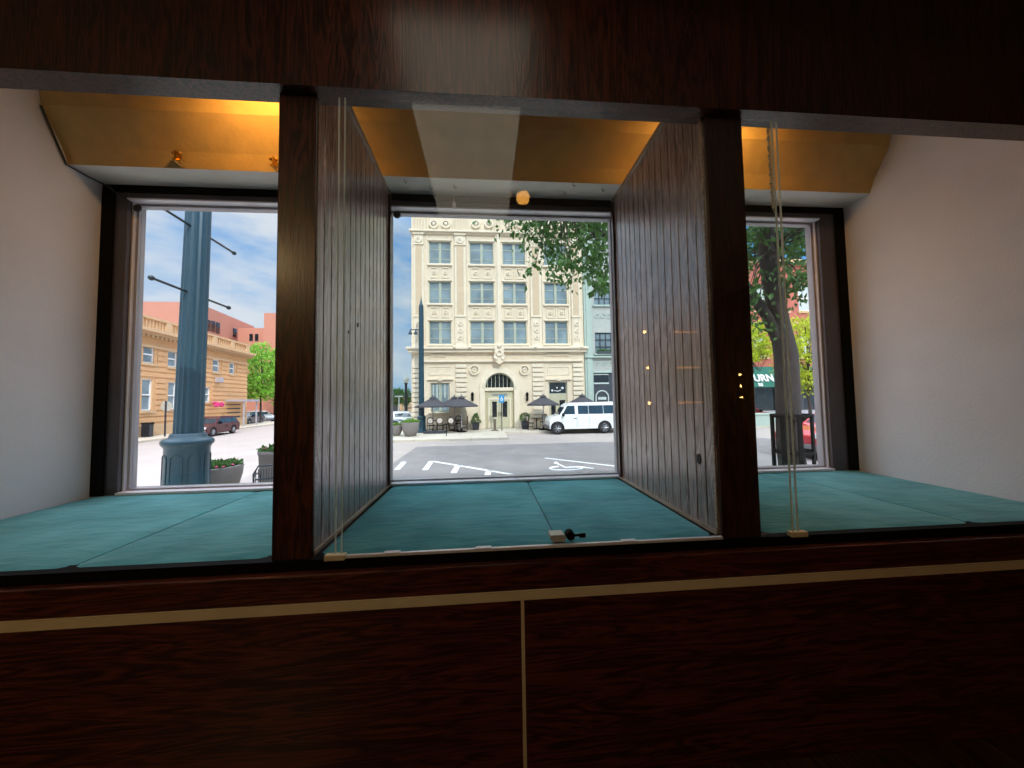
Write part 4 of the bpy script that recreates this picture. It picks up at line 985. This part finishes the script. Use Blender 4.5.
p = at(272, 380, 34); small_tree('leafy_tree', 'green tree half hidden by the dark post, behind the bright green street tree', at(275, 352, 43).x, 43, at(275, 352, 43).z, 2.6, M['leaf_bright'], 130, 1.6, rnd)
p = at(808, 380, 23); small_tree('yellow_tree', 'yellow-green young tree between the forked trunk and the window frame', p.x, 23, at(806, 312, 23).z, 1.9, M['leaf_yellow'], 260, at(806, 394, 23).z-.2, rnd, .2)
p = at(752, 380, 24); small_tree('yellow_tree', 'pale green young tree between the dark post and the forked trunk', p.x, 24, at(750, 318, 24).z, 1.5, M['leaf_yellow'], 130, at(750, 366, 24).z, rnd, .2)
p = at(399, 400, 52); small_tree('leafy_tree', 'small round green tree far down the street beside the cream corner', p.x, 52, at(399, 387, 52).z, 1.9, M['leaf'], 90, 1.2, rnd)

# ================================================================== STREET LAMPS
M['lamp_teal'] = pm('teal_grey_enamel', (38, 70, 84), .38, .2, var=.06, scale=3)
M['lamp_dark'] = pm('dark_lamp_iron', (42, 52, 58), .4, .3)
def lamp_post(label, loc, k, ztop, arms=(), spot=None, rz=0, base_h=None, sf=1.0):
    """k scales the girth, base_h the base height"""
    t = thing('street_lamp', label, 'street lamp', loc, rz)
    bh = base_h
    b = MB().lathe([(.52*k, 0), (.52*k, bh*.08), (.46*k, bh*.12), (.46*k, bh*.20), (.40*k, bh*.24), (.385*k, bh*.32)], n=8, smooth=False, rot=R(22.5))
    b.lathe([(.385*k, bh*.30), (.372*k, bh*.5), (.372*k, bh*.86), (.40*k, bh*.885), (.43*k, bh*.91), (.43*k, bh*.945), (.40*k, bh*.965), (.31*k, bh*.985), (.30*k, bh*1.02), (.27*k, bh*1.04)], n=32)
    link('base', b, M['lamp_teal'], t)
    pn_ = MB()
    for i in range(8):       # raised arch-headed panels around the drum
        a = R(45*i+12); hw = .105*k; pts = []
        for (u, z_) in [(-hw, bh*.36), (-hw, bh*.72)]+[(-hw*math.cos(R(th)), bh*.72+hw*1.0*math.sin(R(th))) for th in (30, 60, 90, 120, 150)]+[(hw, bh*.72), (hw, bh*.36), (-hw, bh*.36)]:
            rr = .378*k; th = a+u/rr; pts.append((rr*math.cos(th), rr*math.sin(th), z_))
        pn_.tube(pts, .008*k, 4)
    link('base_panel_moulding', pn_, M['lamp_teal'], t)
    sh = MB(); n_ = 32; vs = []
    for z_, r in ((bh*1.03, .232*k*sf), (ztop, .165*k*sf*sf)):
        for i in range(n_): rr = r*(1.0 if i % 2 else .93); vs.append((rr*math.cos(2*math.pi*i/n_), rr*math.sin(2*math.pi*i/n_), z_))
    sh.add(vs, [(i, (i+1) % n_, n_+(i+1) % n_, n_+i) for i in range(n_)]); sh.add(vs[n_:], [tuple(range(n_))])
    link('shaft', sh, M['lamp_teal'], t)
    link('shaft_top', MB().lathe([(.19*k, 0), (.2*k, .06), (.15*k, .1), (.1*k, .25), (.03*k, .5), (.01*k, .7)], (0, 0, ztop), 16), M['lamp_teal'], t)
    for (z_, dirv, l1, l2) in arms:
        d = Vector(dirv).normalized(); a = -d*l1+Vector((0, 0, z_)); b = d*l2+Vector((0, 0, z_))
        link('banner_arm', MB().bar(a, b, .022, n=8).ball(a, .045, 8).ball(b, .045, 8), M['lamp_dark'], t)
    if spot:
        sp_ = MB().box(-.5*k*2, 0, -.03, .03, spot+.25, spot+.31)
        for dx in (-.35, -.7): sp_.lathe([(.04, .0), (.05, -.1), (.14, -.28), (.13, -.3)], (dx, 0, spot+.28), 10)
        link('spotlight_bracket', sp_, M['lamp_teal'], t)
    return t
# near post, by the window
Yp = 6.7; pc = at(187.5, 420, Yp); bh = at(186, 436, Yp).z; kk = (at(210.5, 450, Yp).x-at(160.5, 450, Yp).x)/(.372*2)/1.34
LX = pc.x
def arm_z(y_): return at(186, y_, Yp).z
# arms: one direction in plan, seen running away to the right
d_arm = (.5, .45, 0)
lamp_post('thick teal fluted street lamp post with two crossed banner arms, just outside the glass', (LX, Yp, 0), kk, 9.5,
          arms=((arm_z(294.5), (-.05, 1, 0), .88, .90), (arm_z(230), (-.05, 1, 0), .80, 1.0)), base_h=bh, sf=1.07).rotation_euler.y = .016
p = atz(421.5, 431.5, 0)
Yq = 22.2; zb_ = at(421.5, 415.5, Yq).z
lamp_post('tall slim teal street lamp in front of the corner of the cream building', (at(421.5, 420, Yq).x, Yq, 0), .68, at(421.5, 306, Yq).z, spot=at(421, 334, Yq).z, base_h=1.05, sf=1.15)
# pedestrian lamp
Yr = 30.5; p = at(406, 420, Yr); zt_ = at(406, 383, Yr).z
t = thing('lantern_post', 'slim dark lantern post with a glass globe behind the parked cars', 'street lamp', (p.x, Yr, 0))
link('pole', MB().lathe([(.26, 0), (.24, .6), (.14, .7), (.11, zt_-.1), (.2, zt_-.04), (.12, zt_)], n=12), M['lamp_dark'], t)
link('globe', MB().lathe([(.10, 0), (.26, .2), (.24, .42), (.1, .55), (.03, .75)], (0, 0, zt_), 14), M['blind'], t)
link('banner_arm', MB().bar((0, 0, zt_-1.0), (.8, 0, zt_-1.0), .04, n=6).bar((0, 0, zt_-2.2), (.8, 0, zt_-2.2), .04, n=6), M['lamp_dark'], t)
p = at(399, 405, 40)
t = thing('white_lamp_post', 'slim pale lamp post beyond the parked white car', 'street lamp', (p.x, 40, 0))
link('pole', MB().bar((0, 0, 0), (0, 0, at(403, 397, 40).z), .07, n=8), M['blind'], t)
link('lamp_head', MB().box(-.45, .45, -.12, .12, at(403, 397, 40).z, at(403, 397, 40).z+.15), M['blind'], t)

# ================================================================== PLANTERS, BENCH, SIGNS, BINS
M['granite'] = pm('speckled_granite', (126, 120, 118), .85, var=.22, scale=60, bump=.2)
M['soil'] = pm('soil', (66, 50, 40), .95, var=.3)
M['leafy'] = leaf_mat('planter_leaves', (110, 150, 60), .3)
M['pinkf'] = pm('pink_petals', (206, 60, 110), .7, var=.35, scale=30)
def planter(label, loc, r, h, green, flowers, kind='bowl', tall=.15):
    t = thing('planter', label, 'planter', loc)
    prof = [(r*.55, 0), (r*.62, .02), (r*.88, h*.4), (r*.98, h*.72), (r, h*.96), (r*.99, h), (r*.90, h), (r*.88, h*.9), (.01, h*.88)] if kind == 'bowl' else [(r*.8, 0), (r*.86, .05), (r*.96, h*.9), (r, h*.93), (r, h), (r*.9, h), (r*.88, h*.93), (.01, h*.92)]
    link('bowl', MB().lathe(prof, n=32), M['granite'], t)
    f = MB(); rr = random.Random(int(loc[0]*100))
    for i in range(int(220*r/.5)):
        a = rr.uniform(0, 6.28); q_ = math.sqrt(rr.random())*r*.88; leaves(f, Vector((q_*math.cos(a), q_*math.sin(a), h+rr.uniform(-.02, tall*(1.1-q_/r)))), 4, .04, .09, rr, -.6)
    link('plants', f, M['leafy'] if green else M['leaf'], t)
    if flowers:
        f = MB()
        for i in range(34):
            a = rr.uniform(0, 6.28); q_ = math.sqrt(rr.random())*r*.98; c = Vector((q_*math.cos(a), q_*math.sin(a), h+rr.uniform(.02, tall)))
            f.ball(c, rr.uniform(.02, .038), 6, .6)
        link('flowers', f, M['pinkf'], t)
    return t
Yn = 8.0; a = at(242, 466, Yn); zt_ = at(225, 467, Yn).z
planter('round granite planter with pink flowers beside the thick teal lamp post', (a.x-.42, Yn-.3, 0), .55, zt_+.08, False, True, tall=.03)
a = at(271, 452, 7.8); planter('tall granite planter with magenta flowers behind the metal chair', (a.x+.28, 7.7, 0), .42, at(266, 449, 7.8).z, False, True, 'tall', .04)
p = atz(410.5, 436); planter('large grey bowl planter with a green plant beside the slim street lamp', (p.x, p.y, 0), .5, .80, True, False, tall=.22)
p = atz(396.5, 435.5); planter('smaller grey bowl planter beside the middle window frame', (p.x, p.y, 0), .34, .62, True, False, tall=.08)
# metal armchair outside, left window
M['greymetal'] = pm('dark_grey_metal', (60, 62, 72), .45, .3)
a = at(264, 470, 7.0)
t = thing('patio_chair', 'dark grey mesh patio chair in front of the tall flower planter', 'chair', (a.x+.25, 6.9, 0), R(200))
zs_ = at(264, 477, 7.0).z
link('seat', MB().box(-.26, .26, -.25, .25, .41, .44), M['greymetal'], t, bevel=.012)
bk = MB()
for i in range(13): bk.box(-.24+i*.04-.006, -.24+i*.04+.006, .22, .235, .44, .80)
bk.tube([(-.27, .23, .44), (-.27, .25, .72), (-.2, .25, .86), (.2, .25, .86), (.27, .25, .72), (.27, .23, .44)], .016, 8); bk.box(-.25, .25, .225, .24, .60, .63)
link('backrest', bk, M['greymetal'], t)
for s in (-1, 1):
    link('armrest', MB().tube([(s*.27, .24, .66), (s*.29, .05, .68), (s*.29, -.2, .66), (s*.28, -.27, .58), (s*.27, -.24, .42)], .016, 8), M['greymetal'], t)
    link('leg', MB().bar((s*.25, -.23, .42), (s*.27, -.27, 0), .016), M['greymetal'], t); link('leg', MB().bar((s*.25, .22, .42), (s*.27, .28, 0), .016), M['greymetal'], t)
# octagonal sign, seen from behind
def offwall(px, n):
    ex, ey = B[0]-A[0], B[1]-A[1]; l_ = math.hypot(ex, ey); nx, ny = ey/l_*n, -ex/l_*n
    A_ = (A[0]+nx, A[1]+ny); B2_ = (B[0]+nx, B[1]+ny); s_, z_ = onplane(px, 430, A_, B2_); return Vector((A_[0]+ex/l_*s_, A_[1]+ey/l_*s_, 0))
p = offwall(165, 1.4); zt_ = at(165.5, 401, p.y).z; zb_ = at(165.5, 411.5, p.y).z; rr = (zt_-zb_)/2; zc_ = (zt_+zb_)/2
M['signgrey'] = pm('sign_back_aluminium', (196, 204, 200), .4, .4)
t = thing('stop_sign', 'grey back of an octagonal street sign on a thin post by the tan building', 'sign', (p.x, p.y, 0))
link('post', MB().box(-.035, .035, -.03, .03, 0, zt_), M['greymetal'], t)
link('sign_plate', MB().prism([(rr*1.05*math.cos(R(22.5+45*i)), zc_+rr*1.05*math.sin(R(22.5+45*i))) for i in range(8)], .03, .045), M['signgrey'], t)
# litter bin at tan building
p = offwall(147.5, .45); zt_ = at(148, 422.5, p.y).z
t = thing('litter_bin', 'dark slatted litter bin at the foot of the tan brick building', 'bin', (p.x, p.y, 0), R(15))
b = MB().box(-.20, .20, -.20, .20, .02, zt_-.12)
link('bin_body', b, M['greymetal'], t, bevel=.02)
sl_ = MB()
for i in range(6): sl_.box(-.19+i*.066, -.19+i*.066+.035, -.22, -.20, .06, zt_-.16)
link('slats', sl_, M['black'], t); link('lid', MB().box(-.23, .23, -.23, .23, zt_-.12, zt_), M['black'], t, bevel=.03)
# blue wheelchair-parking sign
p = atz(502, 430.5); zt_ = at(502, 395, p.y).z
M['bluesign'] = pm('blue_sign', (40, 140, 200), .5)
t = thing('parking_sign', 'blue parking sign on a thin post in front of the arched entrance', 'sign', (p.x, p.y, 0))
link('post', MB().box(-.03, .03, -.02, .02, 0, zt_-.1), M['lamp_dark'], t)
link('sign_plate', MB().box(-.17, .17, -.04, -.02, zt_-.5, zt_), M['bluesign'], t, bevel=.01)
link('wheelchair_mark', MB().ring((0, zt_-.3), .06, .09, -.05, -.04, 100, 400, 12).box(-.02, .02, -.05, -.04, zt_-.24, zt_-.1).box(-.02, .1, -.05, -.04, zt_-.26, zt_-.23), M['paint'], t)
p = atz(495, 430.5)
M['brownpost'] = pm('brown_bollard', (104, 92, 78), .7)
t = thing('bollard', 'short brown bollard in front of the arched entrance doors', 'bollard', (p.x, p.y, 0))
link('post', MB().lathe([(.09, 0), (.09, at(495, 420, p.y).z), (.07, at(495, 419, p.y).z)], n=12), M['brownpost'], t); link('foot', MB().lathe([(.24, 0), (.24, .04), (.1, .07)], n=16), M['brownpost'], t)
p = atz(446.5, 436)
t = thing('thin_marker_post', 'thin dark post on the pavement in front of the cafe tables', 'post', (p.x, p.y, 0))
link('post', MB().bar((0, 0, 0), (0, 0, .62), .025, n=8), M['black'], t); link('cap', MB().ball((0, 0, .63), .035, 8), M['black'], t)
# boxwood pots by the entrance
M['box'] = leaf_mat('boxwood', (84, 120, 52), .25)
def boxpot(label, loc, cone, s=1):
    t = thing('boxwood_pot', label, 'potted plant', loc)
    link('pot', MB().lathe([(.27*s, 0), (.30*s, .1), (.36*s, .5*s), (.38*s, .52*s), (.34*s, .52*s), (.01, .48*s)], n=4, smooth=False, rot=R(45)), M['greymetal'], t)
    f = MB(); rr = random.Random(3)
    for i in range(330):
        z_ = rr.random(); rad = (.3*(1-z_)+.05) if cone else .3*math.sqrt(max(0, 1-(2*z_-1)**2)); a = rr.uniform(0, 6.28)
        leaves(f, Vector((rad*math.cos(a)*s, rad*math.sin(a)*s, .5*s+z_*(.62 if cone else .55)*s)), 3, .03, .07, rr, 0)
    link('bush', f, M['box'], t); return t
p = atz(476, 429.5); boxpot('cone-shaped boxwood in a dark pot on the cafe side of the entrance', (p.x, min(p.y, 23.3), 0), True)
p = atz(525, 429); boxpot('round boxwood in a dark pot on the van side of the entrance', (p.x, min(p.y, 23.3), 0), False, 1.05)

# ================================================================== CAFE UMBRELLAS, TABLES, CHAIRS
M['umb'] = pm('charcoal_canvas', (70, 68, 74), .85, var=.06)
def umbrella(label, loc, ztop, r, rz=0):
    t = thing('cafe_umbrella', label, 'umbrella', loc, rz, 'charcoal cafe umbrellas')
    n_ = 8; ze = ztop-.62; c = MB(); vs = [(0, 0, ztop-.05)]
    for k_ in range(n_):
        a = 2*math.pi*k_/n_; vs.append((r*.55*math.cos(a), r*.55*math.sin(a), ztop-.38))
    for k_ in range(n_):
        a = 2*math.pi*k_/n_; vs.append((r*math.cos(a), r*math.sin(a), ze))
    for k_ in range(n_):
        a = 2*math.pi*k_/n_; vs.append((r*math.cos(a), r*math.sin(a), ze-.09))
    fs = []
    for k_ in range(n_):
        l_ = (k_+1) % n_; fs += [(0, 1+k_, 1+l_), (1+k_, 9+k_, 9+l_, 1+l_), (9+k_, 17+k_, 17+l_, 9+l_)]
    c.add(vs, fs); cano = link('canopy', c, M['umb'], t)
    md = cano.modifiers.new('cloth', 'SOLIDIFY'); md.thickness = .012
    link('vent', MB().lathe([(.30, -.16), (.02, .0)], (0, 0, ztop+.02), 8, smooth=False), M['umb'], cano)
    link('finial', MB().ball((0, 0, ztop+.06), .035, 8), M['black'], t)
    link('pole', MB().bar((0, 0, .08), (0, 0, ztop-.03), .03, n=8), M['greyframe'], t)
    link('base', MB().lathe([(.32, 0), (.32, .05), (.06, .09), (.05, .25)], n=16), M['black'], t)
    rb = MB()
    for k_ in range(n_):
        a = 2*math.pi*k_/n_; rb.bar((.03*math.cos(a), .03*math.sin(a), ztop-.15), (r*.97*math.cos(a), r*.97*math.sin(a), ze-.03), .010, n=4); rb.bar((.03*math.cos(a), .03*math.sin(a), ztop-.75), (r*.55*math.cos(a), r*.55*math.sin(a), ztop-.42), .010, n=4)
    link('ribs', rb, M['black'], t)
    return t
ux = lambda px, Y: at(px, 415, Y).x
Y1 = 22.2; zu = at(433, 396.3, Y1).z
u0 = umbrella('charcoal umbrella beside the tall slim teal street lamp', (ux(433, Y1), Y1, 0), zu, 1.12)
dup(u0, (ux(454.5, 23.0), 22.9, 0), R(12), 'charcoal umbrella in the middle of the three over the cafe tables', group='charcoal cafe umbrellas')
dup(u0, (ux(461.5, 21.9), 21.9, 0), R(22), 'charcoal umbrella over the cafe tables on the arched entrance side')
dup(u0, (ux(543.5, 22.2), 22.2, 0), R(10), 'charcoal umbrella standing alone in front of the hood of the white van')
dup(u0, (ux(583, 22.4), 22.5, 0), R(5), 'charcoal umbrella rising behind the roof of the white van')
M['rattan'] = pm('dark_rattan', (62, 48, 42), .7, var=.25, scale=40)
M['fabricpale'] = pm('pale_backrest_pattern', (196, 186, 176), .8)
def cafe_chair(label, loc, rz):
    t = thing('cafe_chair', label, 'chair', loc, rz, 'dark cafe chairs under the umbrellas')
    link('seat', MB().lathe([(.21, .42), (.24, .43), (.24, .47), (.2, .48)], n=16), M['rattan'], t)
    b = MB().ring((0, .76), .17, .22, .20, .24, n=20).bar((-.19, .22, .44), (-.17, .22, .66), .018).bar((.19, .22, .44), (.17, .22, .66), .018)
    bb = link('backrest', b, M['rattan'], t); link('back_pad', MB().ring((0, .76), .005, .165, .21, .23, n=16), M['fabricpale'], bb)
    for sx_ in (-1, 1):
        for sy_ in (-1, 1): link('leg', MB().bar((sx_*.17, sy_*.17, .43), (sx_*.21, sy_*.22, 0), .018, .013), M['rattan'], t)
    link('stretcher', MB().lathe([(.17, .2), (.185, .2), (.185, .215), (.17, .215), (.17, .2)], n=16), M['rattan'], t)
    return t
def cafe_table(label, loc):
    t = thing('cafe_table', label, 'table', loc, 0, 'round cafe tables')
    link('tabletop', MB().lathe([(.38, .70), (.40, .71), (.40, .735), (.38, .745)], n=24), M['rattan'], t); link('pedestal', MB().bar((0, 0, .04), (0, 0, .7), .035), M['black'], t)
    link('foot', MB().lathe([(.26, 0), (.26, .025), (.05, .06)], n=16), M['black'], t); return t
tb = cafe_table('round cafe table beside the slim teal street lamp', (ux(437, 22.4), 22.5, 0))
dup(tb, (ux(457, 22.5), 22.4, 0), 0, 'round cafe table on the arched entrance side')
c0 = cafe_chair('cafe chair with pale medallion back just beside the slim teal street lamp', (ux(431.5, 22), 21.9, 0), R(170))
for (px, Y, rz, lab) in ((439.5, 21.75, 190, 'cafe chair with its pale back to the street at the table by the slim lamp'), (446.6, 22.9, -90, 'cafe chair between the two cafe tables, set sideways'),
                         (451.5, 21.6, 175, 'cafe chair with a pale medallion back in front of the second table'), (464, 22.5, -80, 'cafe chair on the entrance side of the second table'),
                         (458, 23.3, 0, 'cafe chair between the second table and the cream wall')):
    dup(c0, (ux(px, Y), Y, 0), R(rz), lab)
tb2 = dup(tb, (ux(536.5, 22.9), 22.9, 0), 0, 'round cafe table beside the round boxwood near the van')
dup(c0, (ux(530.5, 22.3), 22.3, 0), R(100), 'cafe chair beside the round boxwood pot')
dup(c0, (ux(543.5, 23.35), 23.3, 0), R(-30), 'cafe chair under the lone umbrella in front of the van hood')
# shade along the foot of the cafe, built as a low dark box
a = at(424, 428, 21.4); b = at(447, 428, 21.4)
t = thing('cafe_shade_box', 'long low dark box standing in for the shade at the edge of the cafe tables', 'planter', ((a.x+b.x)/2, 21.3, 0))
hw = (b.x-a.x)/2
link('box', MB().box(-hw, hw, -.12, .12, 0, .16), M['greymetal'], t, bevel=.01)

# ================================================================== VEHICLES
M['tyre'] = pm('tyre_rubber', (34, 34, 36), .8); M['hub'] = pm('wheel_hub', (176, 178, 182), .3, .7); M['carglass'] = pm('car_glass', (46, 62, 72), .05, 0, var=.2, scale=1, spec=1)
M['chrome'] = pm('bumper_grey', (120, 122, 126), .35, .5); M['redlamp'] = pm('red_lamp', (170, 20, 20), .3); M['headlamp'] = pm('headlamp', (220, 225, 228), .1)
def vehicle(name, label, cat, loc, rz, paint, low, cabin, wheels, wr, W, glass, scale=1, pillars=(), extras=None, belt=None, group=None):
    """low, cabin: side outlines (x,z), nose at -x. glass: list of side window outlines"""
    t = thing(name, label, cat, loc, rz, group, scale=scale)
    hw = W/2; z_low = min(z for _, z in low)
    pts = []                                       # lower outline with wheel arches cut in
    xs = sorted(wheels)
    bottom = []
    for wx in xs:
        ra = wr*1.22
        s0 = wx-math.sqrt(max(0, ra**2-(z_low-wr)**2)); s1 = wx+math.sqrt(max(0, ra**2-(z_low-wr)**2)); a0 = math.atan2(z_low-wr, s0-wx); a1 = math.atan2(z_low-wr, s1-wx)
        if a0 < 0: a0 += 2*math.pi
        bottom += [(wx+ra*math.cos(a0+(a1-a0)*i/10), wr+ra*math.sin(a0+(a1-a0)*i/10)) for i in range(11)]
    outline = [low[0]]+bottom+low[1:]
    link('body', MB().prism(outline, -hw, hw), paint, t, bevel=.05, seg=3)
    zb_ = min(z for _, z in cabin); zt_ = max(z for _, z in cabin)
    tp = lambda z: 1-.20*(z-zb_)/(zt_-zb_)
    cb_ = link('cabin', MB().prism(cabin, -hw+.03, hw-.03, tp), paint, t, bevel=.05, seg=3)
    for s in (-1, 1):
        for g_ in glass:
            o = MB(); y = lambda z: s*((hw-.03)*tp(z)+.006); k_ = len(g_)
            vs = [(x_, y(z_), z_) for x_, z_ in g_]+[(x_, y(z_)-s*.02, z_) for x_, z_ in g_]
            o.add(vs, [tuple(range(k_)), tuple(range(k_, 2*k_))]+[(i, (i+1) % k_, k_+(i+1) % k_, k_+i) for i in range(k_)]); link('side_window', o, M['carglass'], cb_)
    # windscreen and rear window along the first and last cabin edges
    for (p0, p1, sg) in ((cabin[0], cabin[1], -1), (cabin[-1], cabin[-2], 1)):
        d = Vector((p1[0]-p0[0], 0, p1[1]-p0[1])); nrm = Vector((-d.z, 0, d.x)).normalized(); 
        if nrm.x*sg < 0: nrm = -nrm
        a = Vector((p0[0], 0, p0[1]))+d*.14+nrm*.008; b = Vector((p0[0], 0, p0[1]))+d*.86+nrm*.008
        wa_, wb_ = (hw-.03)*tp(a.z)-.09, (hw-.03)*tp(b.z)-.09; o = MB()
        vs = [a+Vector((0, -wa_, 0)), a+Vector((0, wa_, 0)), b+Vector((0, wb_, 0)), b+Vector((0, -wb_, 0))]; vs += [v-nrm*.02 for v in vs]
        o.add(vs, [(0, 1, 2, 3), (4, 7, 6, 5), (0, 4, 5, 1), (1, 5, 6, 2), (2, 6, 7, 3), (3, 7, 4, 0)]); link('windscreen' if sg < 0 else 'rear_window', o, M['carglass'], cb_)
    for wx in wheels:
        for s in (-1, 1):
            yc = s*(hw-.11); o = MB().lathe([(wr*.62, -.1), (wr*.94, -.11), (wr, -.07), (wr, .07), (wr*.94, .11), (wr*.62, .1)], (wx, yc, wr), 28, axis='y')
            wl_ = link('wheel', o, M['tyre'], t)
            hb_ = MB().lathe([(wr*.60, -.085), (wr*.64, -.112), (wr*.64, .112), (wr*.60, .085)], (wx, yc, wr), 20, axis='y').lathe([(wr*.16, -.118), (wr*.16, .118)], (wx, yc, wr), 10, axis='y')
            for k_ in range(6):
                a = k_*math.pi/3; hb_.bar((wx, yc+s*.105, wr), (wx+wr*.55*math.cos(a), yc+s*.105, wr+wr*.55*math.sin(a)), .035, .04, 5)
            link('hub_cap', hb_, M['hub'], wl_)
    nose = min(x for x, z in low); tail = max(x for x, z in low); zm = max(z for x, z in low)
    link('front_bumper', MB().box(nose-.07, nose+.12, -hw+.05, hw-.05, z_low+.02, z_low+.24), M['chrome'], t, bevel=.03)
    link('rear_bumper', MB().box(tail-.12, tail+.07, -hw+.05, hw-.05, z_low+.02, z_low+.24), M['chrome'], t, bevel=.03)
    zl = belt or zm*.75
    for s in (-1, 1):
        link('headlight', MB().box(nose-.012, nose+.1, s*(hw-.38), s*(hw-.06), zl-.1, zl+.06), M['headlamp'], t, bevel=.01)
        link('tail_light', MB().box(tail-.1, tail+.012, s*(hw-.24), s*(hw-.04), zl-.12, zl+.12), M['redlamp'], t, bevel=.01)
        mxx = cabin[0][0]+.28; link('wing_mirror', MB().box(mxx-.06, mxx+.1, s*(hw+.0), s*(hw+.2), zb_+.03, zb_+.24), M['black'], t, bevel=.03)
        link('door_handle', MB().box(cabin[1][0]+.55, cabin[1][0]+.72, s*(hw+.0), s*(hw+.03), zb_-.16, zb_-.12), M['black'], t)
        sm_ = MB()
        for xx in pillars: sm_.box(xx-.008, xx+.008, s*(hw-.005), s*(hw+.004), z_low+.12, zb_-.03)
        if pillars: link('door_seams', sm_, M['black'], t)
    link('underbody', MB().box(nose+.3, tail-.3, -hw+.15, hw-.15, z_low-.06, z_low+.3), M['black'], t)
    return t
M['vanwhite'] = pm('white_car_paint', (232, 236, 238), .25, 0, var=.02, coat=.6)
M['maroon'] = pm('dark_red_car_paint', (74, 6, 14), .4, .0, var=.03, coat=.25)
M['redpaint'] = pm('bright_red_car_paint', (184, 24, 44), .2, .1, var=.03, coat=.8)
M['darkpaint'] = pm('dark_blue_car_paint', (44, 50, 62), .2, .2, coat=.8)
# van
vf = atz(557.8, 432.5); Yv = vf.y; vr = at(605.3, 430, Yv); wb_ = vr.x-vf.x; s_ = wb_/3.43
van_low = [(-.545, .34), (4.62, .34), (4.68, 1.16), (.1, 1.20), (-.40, 1.10), (-.56, .88)]
van_cab = [(.12, 1.14), (.66, 1.80), (.98, 1.98), (4.45, 2.02), (4.60, 1.85), (4.68, 1.12)]
zs = (EYE-at(580, 400.3, Yv).z)
hv = at(580, 400, Yv).z/s_        # height in van units
kz = hv/2.02
van_low = [(x_, z_*kz) for x_, z_ in van_low]; van_cab = [(x_, z_*kz) for x_, z_ in van_cab]
gz0, gz1 = 1.26*kz, 1.80*kz
V = vehicle('passenger_van', 'white passenger van parked in front of the cream building', 'van', (vf.x, Yv+.9, -.13*0), R(0), M['vanwhite'], van_low, van_cab, (0, 3.43), .42, 2.0,
            [[(.40, gz0), (1.30, gz0), (1.30, gz1), (.76, gz1)], [(1.52, gz0), (2.28, gz0), (2.28, gz1), (1.52, gz1)], [(2.31, gz0), (3.36, gz0), (3.36, gz1), (2.31, gz1)], [(3.39, gz0), (4.45, gz0), (4.42, gz1), (3.39, gz1)]],
            scale=s_, pillars=(.34, 1.42, 2.29), belt=.86*kz)
V.location.z = -.13
# dark red hatchback SUV in the left window
def suv(label, loc, rz, paint, scale=1, name='parked_car', H=1.55):
    k_ = H/1.6
    low = [(-2.1, .28), (2.15, .28), (2.2, .95*k_), (2.05, 1.0*k_), (-1.0, 1.0*k_), (-1.95, .86*k_), (-2.15, .7*k_)]
    cab = [(-1.05, .96*k_), (-.35, 1.48*k_), (.1, 1.6*k_), (1.5, 1.55*k_), (1.85, 1.38*k_), (2.12, .95*k_)]
    g0, g1 = 1.03*k_, 1.42*k_
    return vehicle(name, label, 'car', loc, rz, paint, low, cab, (-1.35, 1.3), .34, 1.8, [[(-.75, g0), (.2, g0), (.2, g1), (-.28, g1)], [(.27, g0), (1.15, g0), (1.15, g1), (.27, g1)], [(1.22, g0), (1.9, g0), (1.68, g1), (1.22, g1)]],
                   scale=scale, pillars=(.23, 1.18), belt=.74*k_)
pr = atz(236, 431.5); pf = atz(216, 434.5)
dirr = Vector((pr.x-pf.x, pr.y-pf.y, 0)); print('suv', pr, pf, dirr.length)
angc = math.atan2(dirr.y, dirr.x); sc_ = 1.0
mid = (pr+pf)/2; n2 = Vector((-dirr.y, dirr.x, 0)).normalized()*.9
suv('dark red hatchback parked on the street just past the thick teal lamp post', (mid.x+n2.x, mid.y+n2.y, -.13), angc, M['maroon'], dirr.length/2.65 if 1.5 < dirr.length < 4 else 1)
p = at(260, 415, 41.5); suv('white car parked under the bright green street tree', (p.x, 41.5, -.13), R(160), M['vanwhite'], .85)
p = at(247.5, 415, 37.0); suv('dark blue car parked by the entrance canopy of the tan building', (p.x, 37.0, -.13), R(97), M['darkpaint'], .85)
p = at(403.5, 415, 29); suv('white car seen through the gap beside the cream building', (p.x-.35, 29.5, -.13), R(118), M['vanwhite'], .92, H=1.4)
p = at(391, 418, 26); suv('dark blue car cut by the edge of the middle window, ahead of the white one', (p.x-1.2, 26, -.13), R(178), M['darkpaint'], .95, H=1.45)
p = at(799, 415, 10.6); suv('bright red car parked behind the tree guard, cut by the window frame', (p.x+2.25, 10.9, -.13), R(4), M['redpaint'], 1.0, H=1.78)
p = at(756, 412, 25); suv('red car parked in front of the green sign band between post and trunk', (p.x+.2, 26.5, -.13), R(178), M['redpaint'], .95, H=1.45)
# low pale wall across the street, right window
a = at(750, 418, 21.5); b = at(779, 418, 21.5)
solo('low_wall', MB().box(a.x, b.x, 21.3, 21.8, -.02, .72).box(a.x-.05, b.x+.05, 21.25, 21.85, .72, .84), M['teal'], 'low pale green wall with a white cap beyond the forked trunk', 'wall', loc=((a.x+b.x)/2, 21.5, 0), bevel=.02)
